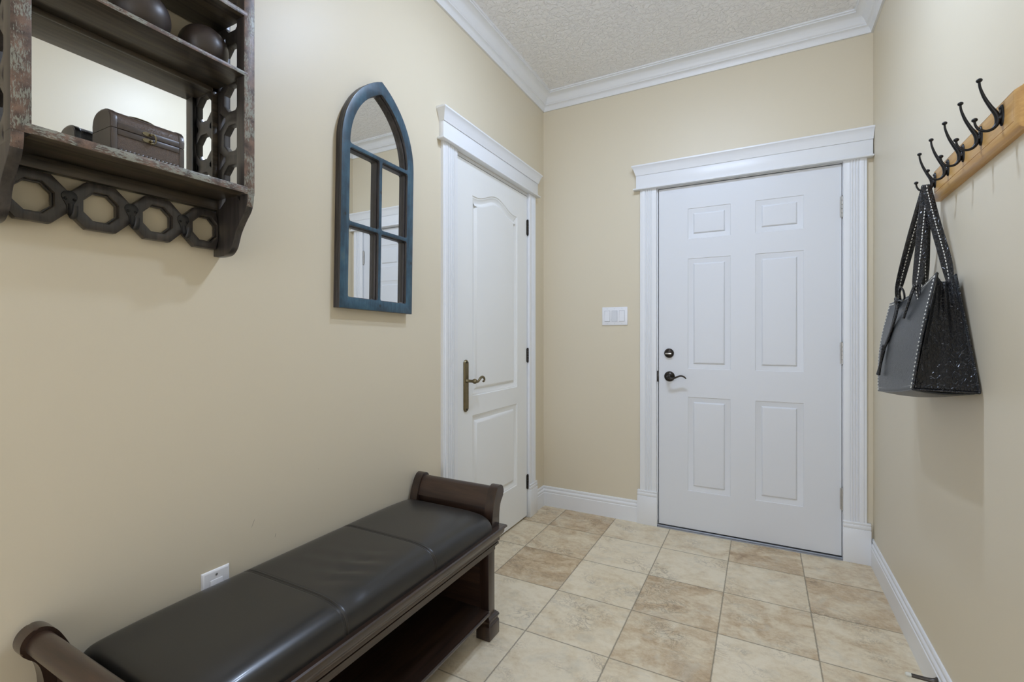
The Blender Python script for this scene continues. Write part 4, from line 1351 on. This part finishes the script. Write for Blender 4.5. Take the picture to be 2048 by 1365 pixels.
    def strap(name, ctl, width, side):
        """ctl: list of (off,y,z) centre line; side: strap width direction"""
        cp = curve_pts(ctl, 8)
        bm = bmesh.new()
        pts = [V(c) for c in cp]
        n = len(pts)
        th = 0.0018
        rows = []
        for i, p in enumerate(pts):
            t = (pts[min(i + 1, n - 1)] - pts[max(i - 1, 0)]).normalized()
            k = i / (n - 1)
            s = side(k)
            s = (s - t * s.dot(t)).normalized()
            q = t.cross(s)
            w = width(k) / 2
            rows.append([bm.verts.new(p + s * a * w + q * b) for a, b in ((-1, -th * .5), (-.9, -th), (.9, -th), (1, -th * .5), (1, th * .5), (.9, th), (-.9, th), (-1, th * .5))])
        for a, b in zip(rows[:-1], rows[1:]):
            for k in range(8):
                bm.faces.new((a[k], a[(k + 1) % 8], b[(k + 1) % 8], b[k]))
        bm.faces.new(rows[0]); bm.faces.new(rows[-1])
        o = finish(name, bm, M['strap'], root, smooth=50)
        bm = bmesh.new()
        # stitches run down the middle of the strap on both faces
        L = 0.0
        last = pts[0]
        acc = 0.0
        for i in range(1, n):
            seg = (pts[i] - pts[i - 1])
            d = seg.normalized()
            k = i / (n - 1)
            s = side(k); s = (s - d * s.dot(d)).normalized(); q = d.cross(s)
            acc += seg.length
            steps = int(acc / 0.0105)
            for m in range(steps):
                p = pts[i] - d * (acc - 0.0105)
                for sg in (1, -1):
                    tube(bm, [p - d * 0.003 + q * sg * th, p + q * sg * (th + 0.0010), p + d * 0.003 + q * sg * th], [0.0010, 0.0014, 0.0010], 6)
                acc -= 0.0105
        finish('strap_stitching', bm, M['stitch'], o, smooth=60)
        return o
    yv = Vector((0, 1, 0)); xv = Vector((-1, 0, 0))
    # at the panels the strap lies flat on the panel (width along y); on the hook its width runs along x
    def sd(k):
        a = max(0.0, min(1.0, (0.5 - abs(k - 0.5)) / 0.30))
        a = 0.12 + 0.88 * a * a * (3 - 2 * a)
        sgn = 1 if k < 0.5 else -1
        return (yv * sgn * (1 - a) + xv * a * 1.0).normalized() if k < 0.5 else (yv * (1 - a) * 1.0 * -1 + xv * a).normalized()
    wd = lambda k: 0.027 - 0.009 * math.exp(-((k - 0.5) / 0.09) ** 2)
    strap('handle', [(.079, 1.795, 1.235), (.0860, 1.800, 1.285), (.079, 1.812, 1.34), (.062, 1.850, 1.46), (.046, 1.884, 1.57), (.043, 1.892, 1.606), (.043, 1.900, 1.606),
                     (.048, 1.907, 1.57), (.066, 1.945, 1.46), (.085, 1.992, 1.33), (.092, 2.003, 1.27), (.089, 2.000, 1.225)], wd, sd)
    strap('handle', [(.013, 1.790, 1.26), (.016, 1.786, 1.31), (.022, 1.805, 1.38), (.032, 1.845, 1.48), (.040, 1.884, 1.580), (.043, 1.890, 1.611), (.043, 1.902, 1.611),
                     (.040, 1.908, 1.580), (.034, 1.940, 1.48), (.024, 1.985, 1.36), (.018, 2.003, 1.29), (.013, 2.003, 1.24)], wd, sd)
    # tie: knotted loop and long tab hanging on the front
    bm = bmesh.new()
    loop = curve_pts([(.098, 1.930, 1.262), (.104, 1.915, 1.288), (.106, 1.888, 1.300), (.103, 1.868, 1.286), (.100, 1.872, 1.262), (.104, 1.895, 1.258), (.107, 1.925, 1.262), (.106, 1.955, 1.272), (.103, 1.968, 1.256), (.104, 1.950, 1.240), (.106, 1.930, 1.245)], 6)
    tube(bm, [V(q) for q in loop], 0.0036, 10, flat=0.5)
    sphere(bm, V((.107, 1.925, 1.256)), 0.0105, 0.8, 1.1, 0.9, 14, 10)
    t1 = curve_pts([(.106, 1.930, 1.252), (.110, 1.938, 1.215), (.117, 1.950, 1.17), (.126, 1.962, 1.13), (.134, 1.968, 1.10)], 6)
    tube(bm, [V(q) for q in t1], [0.0078] * len(t1), 10, flat=0.55, up=(1, 0, 0))
    t2 = curve_pts([(.106, 1.920, 1.252), (.110, 1.924, 1.215), (.118, 1.940, 1.17), (.128, 1.955, 1.125)], 6)
    tube(bm, [V(q) for q in t2], [0.0065] * len(t2), 10, flat=0.55, up=(1, 0, 0))
    finish('tie_strap', bm, M['strap'], root, smooth=60)
    bm = bmesh.new()
    pts = [(.133, 1.966, 1.115), (.137, 1.975, 1.08), (.141, 1.983, 1.045), (.145, 1.990, 1.015)]
    cp = curve_pts(pts, 5)
    tube(bm, [V(q) for q in cp], [0.0085 + 0.0015 * math.sin(k * 0.5) for k in range(len(cp))], 12, flat=0.6, up=(1, 0, 0))
    for q in ((.1335, 1.967, 1.112), (.1345, 1.969, 1.102)):
        tube(bm, [V((q[0] + 0.0055, q[1] - 0.008, q[2])), V((q[0] + 0.0062, q[1] + 0.008, q[2] - 0.001))], 0.0022, 8)
    finish('tassel', bm, M['strap'], root, smooth=60)
    # short leather pull beside the near strap
    bm = bmesh.new()
    t3 = curve_pts([(.0900, 1.800, 1.300), (.098, 1.806, 1.270), (.105, 1.816, 1.236), (.112, 1.826, 1.200)], 6)
    tube(bm, [V(q) for q in t3], [0.0072] * len(t3), 10, flat=0.55, up=(1, 0, 0))
    finish('strap_tab', bm, M['strap'], root, smooth=60)
    return root
build_bag()

# ================================================================== CEILING LIGHT (above the frame, throws the shadows)
LX, LY = (-0.49, -0.14), 1.60
lt = thing('ceiling_light', (-0.315, LY, ZC), 'bronze bar ceiling light with two round white lenses', 'ceiling light')
bm = bmesh.new()
box(bm, LX[0] - 0.075, LX[1] + 0.075, LY - 0.065, LY + 0.065, ZC - 0.024, ZC, 0.004)
finish('canopy', bm, M['bronze'], lt)
r_b = 0.045
M['bulb'] = mat_emit('cool_white_lens', (0.76, 0.92, 1.22, 1), LAMP_POWER / 2 / (PI * PI * r_b * r_b * 1.15))
for lx in LX:
    bm = bmesh.new()
    lathe(bm, [(r_b, 0.022), (r_b * 0.985, 0.026), (r_b * 0.9, 0.030), (r_b * 0.72, 0.0335), (r_b * 0.45, 0.036), (r_b * 0.2, 0.037), (0, 0.0373)], (lx, LY, ZC), (0, 0, -1), 32)
    finish('lens', bm, M['bulb'], lt, smooth=180)
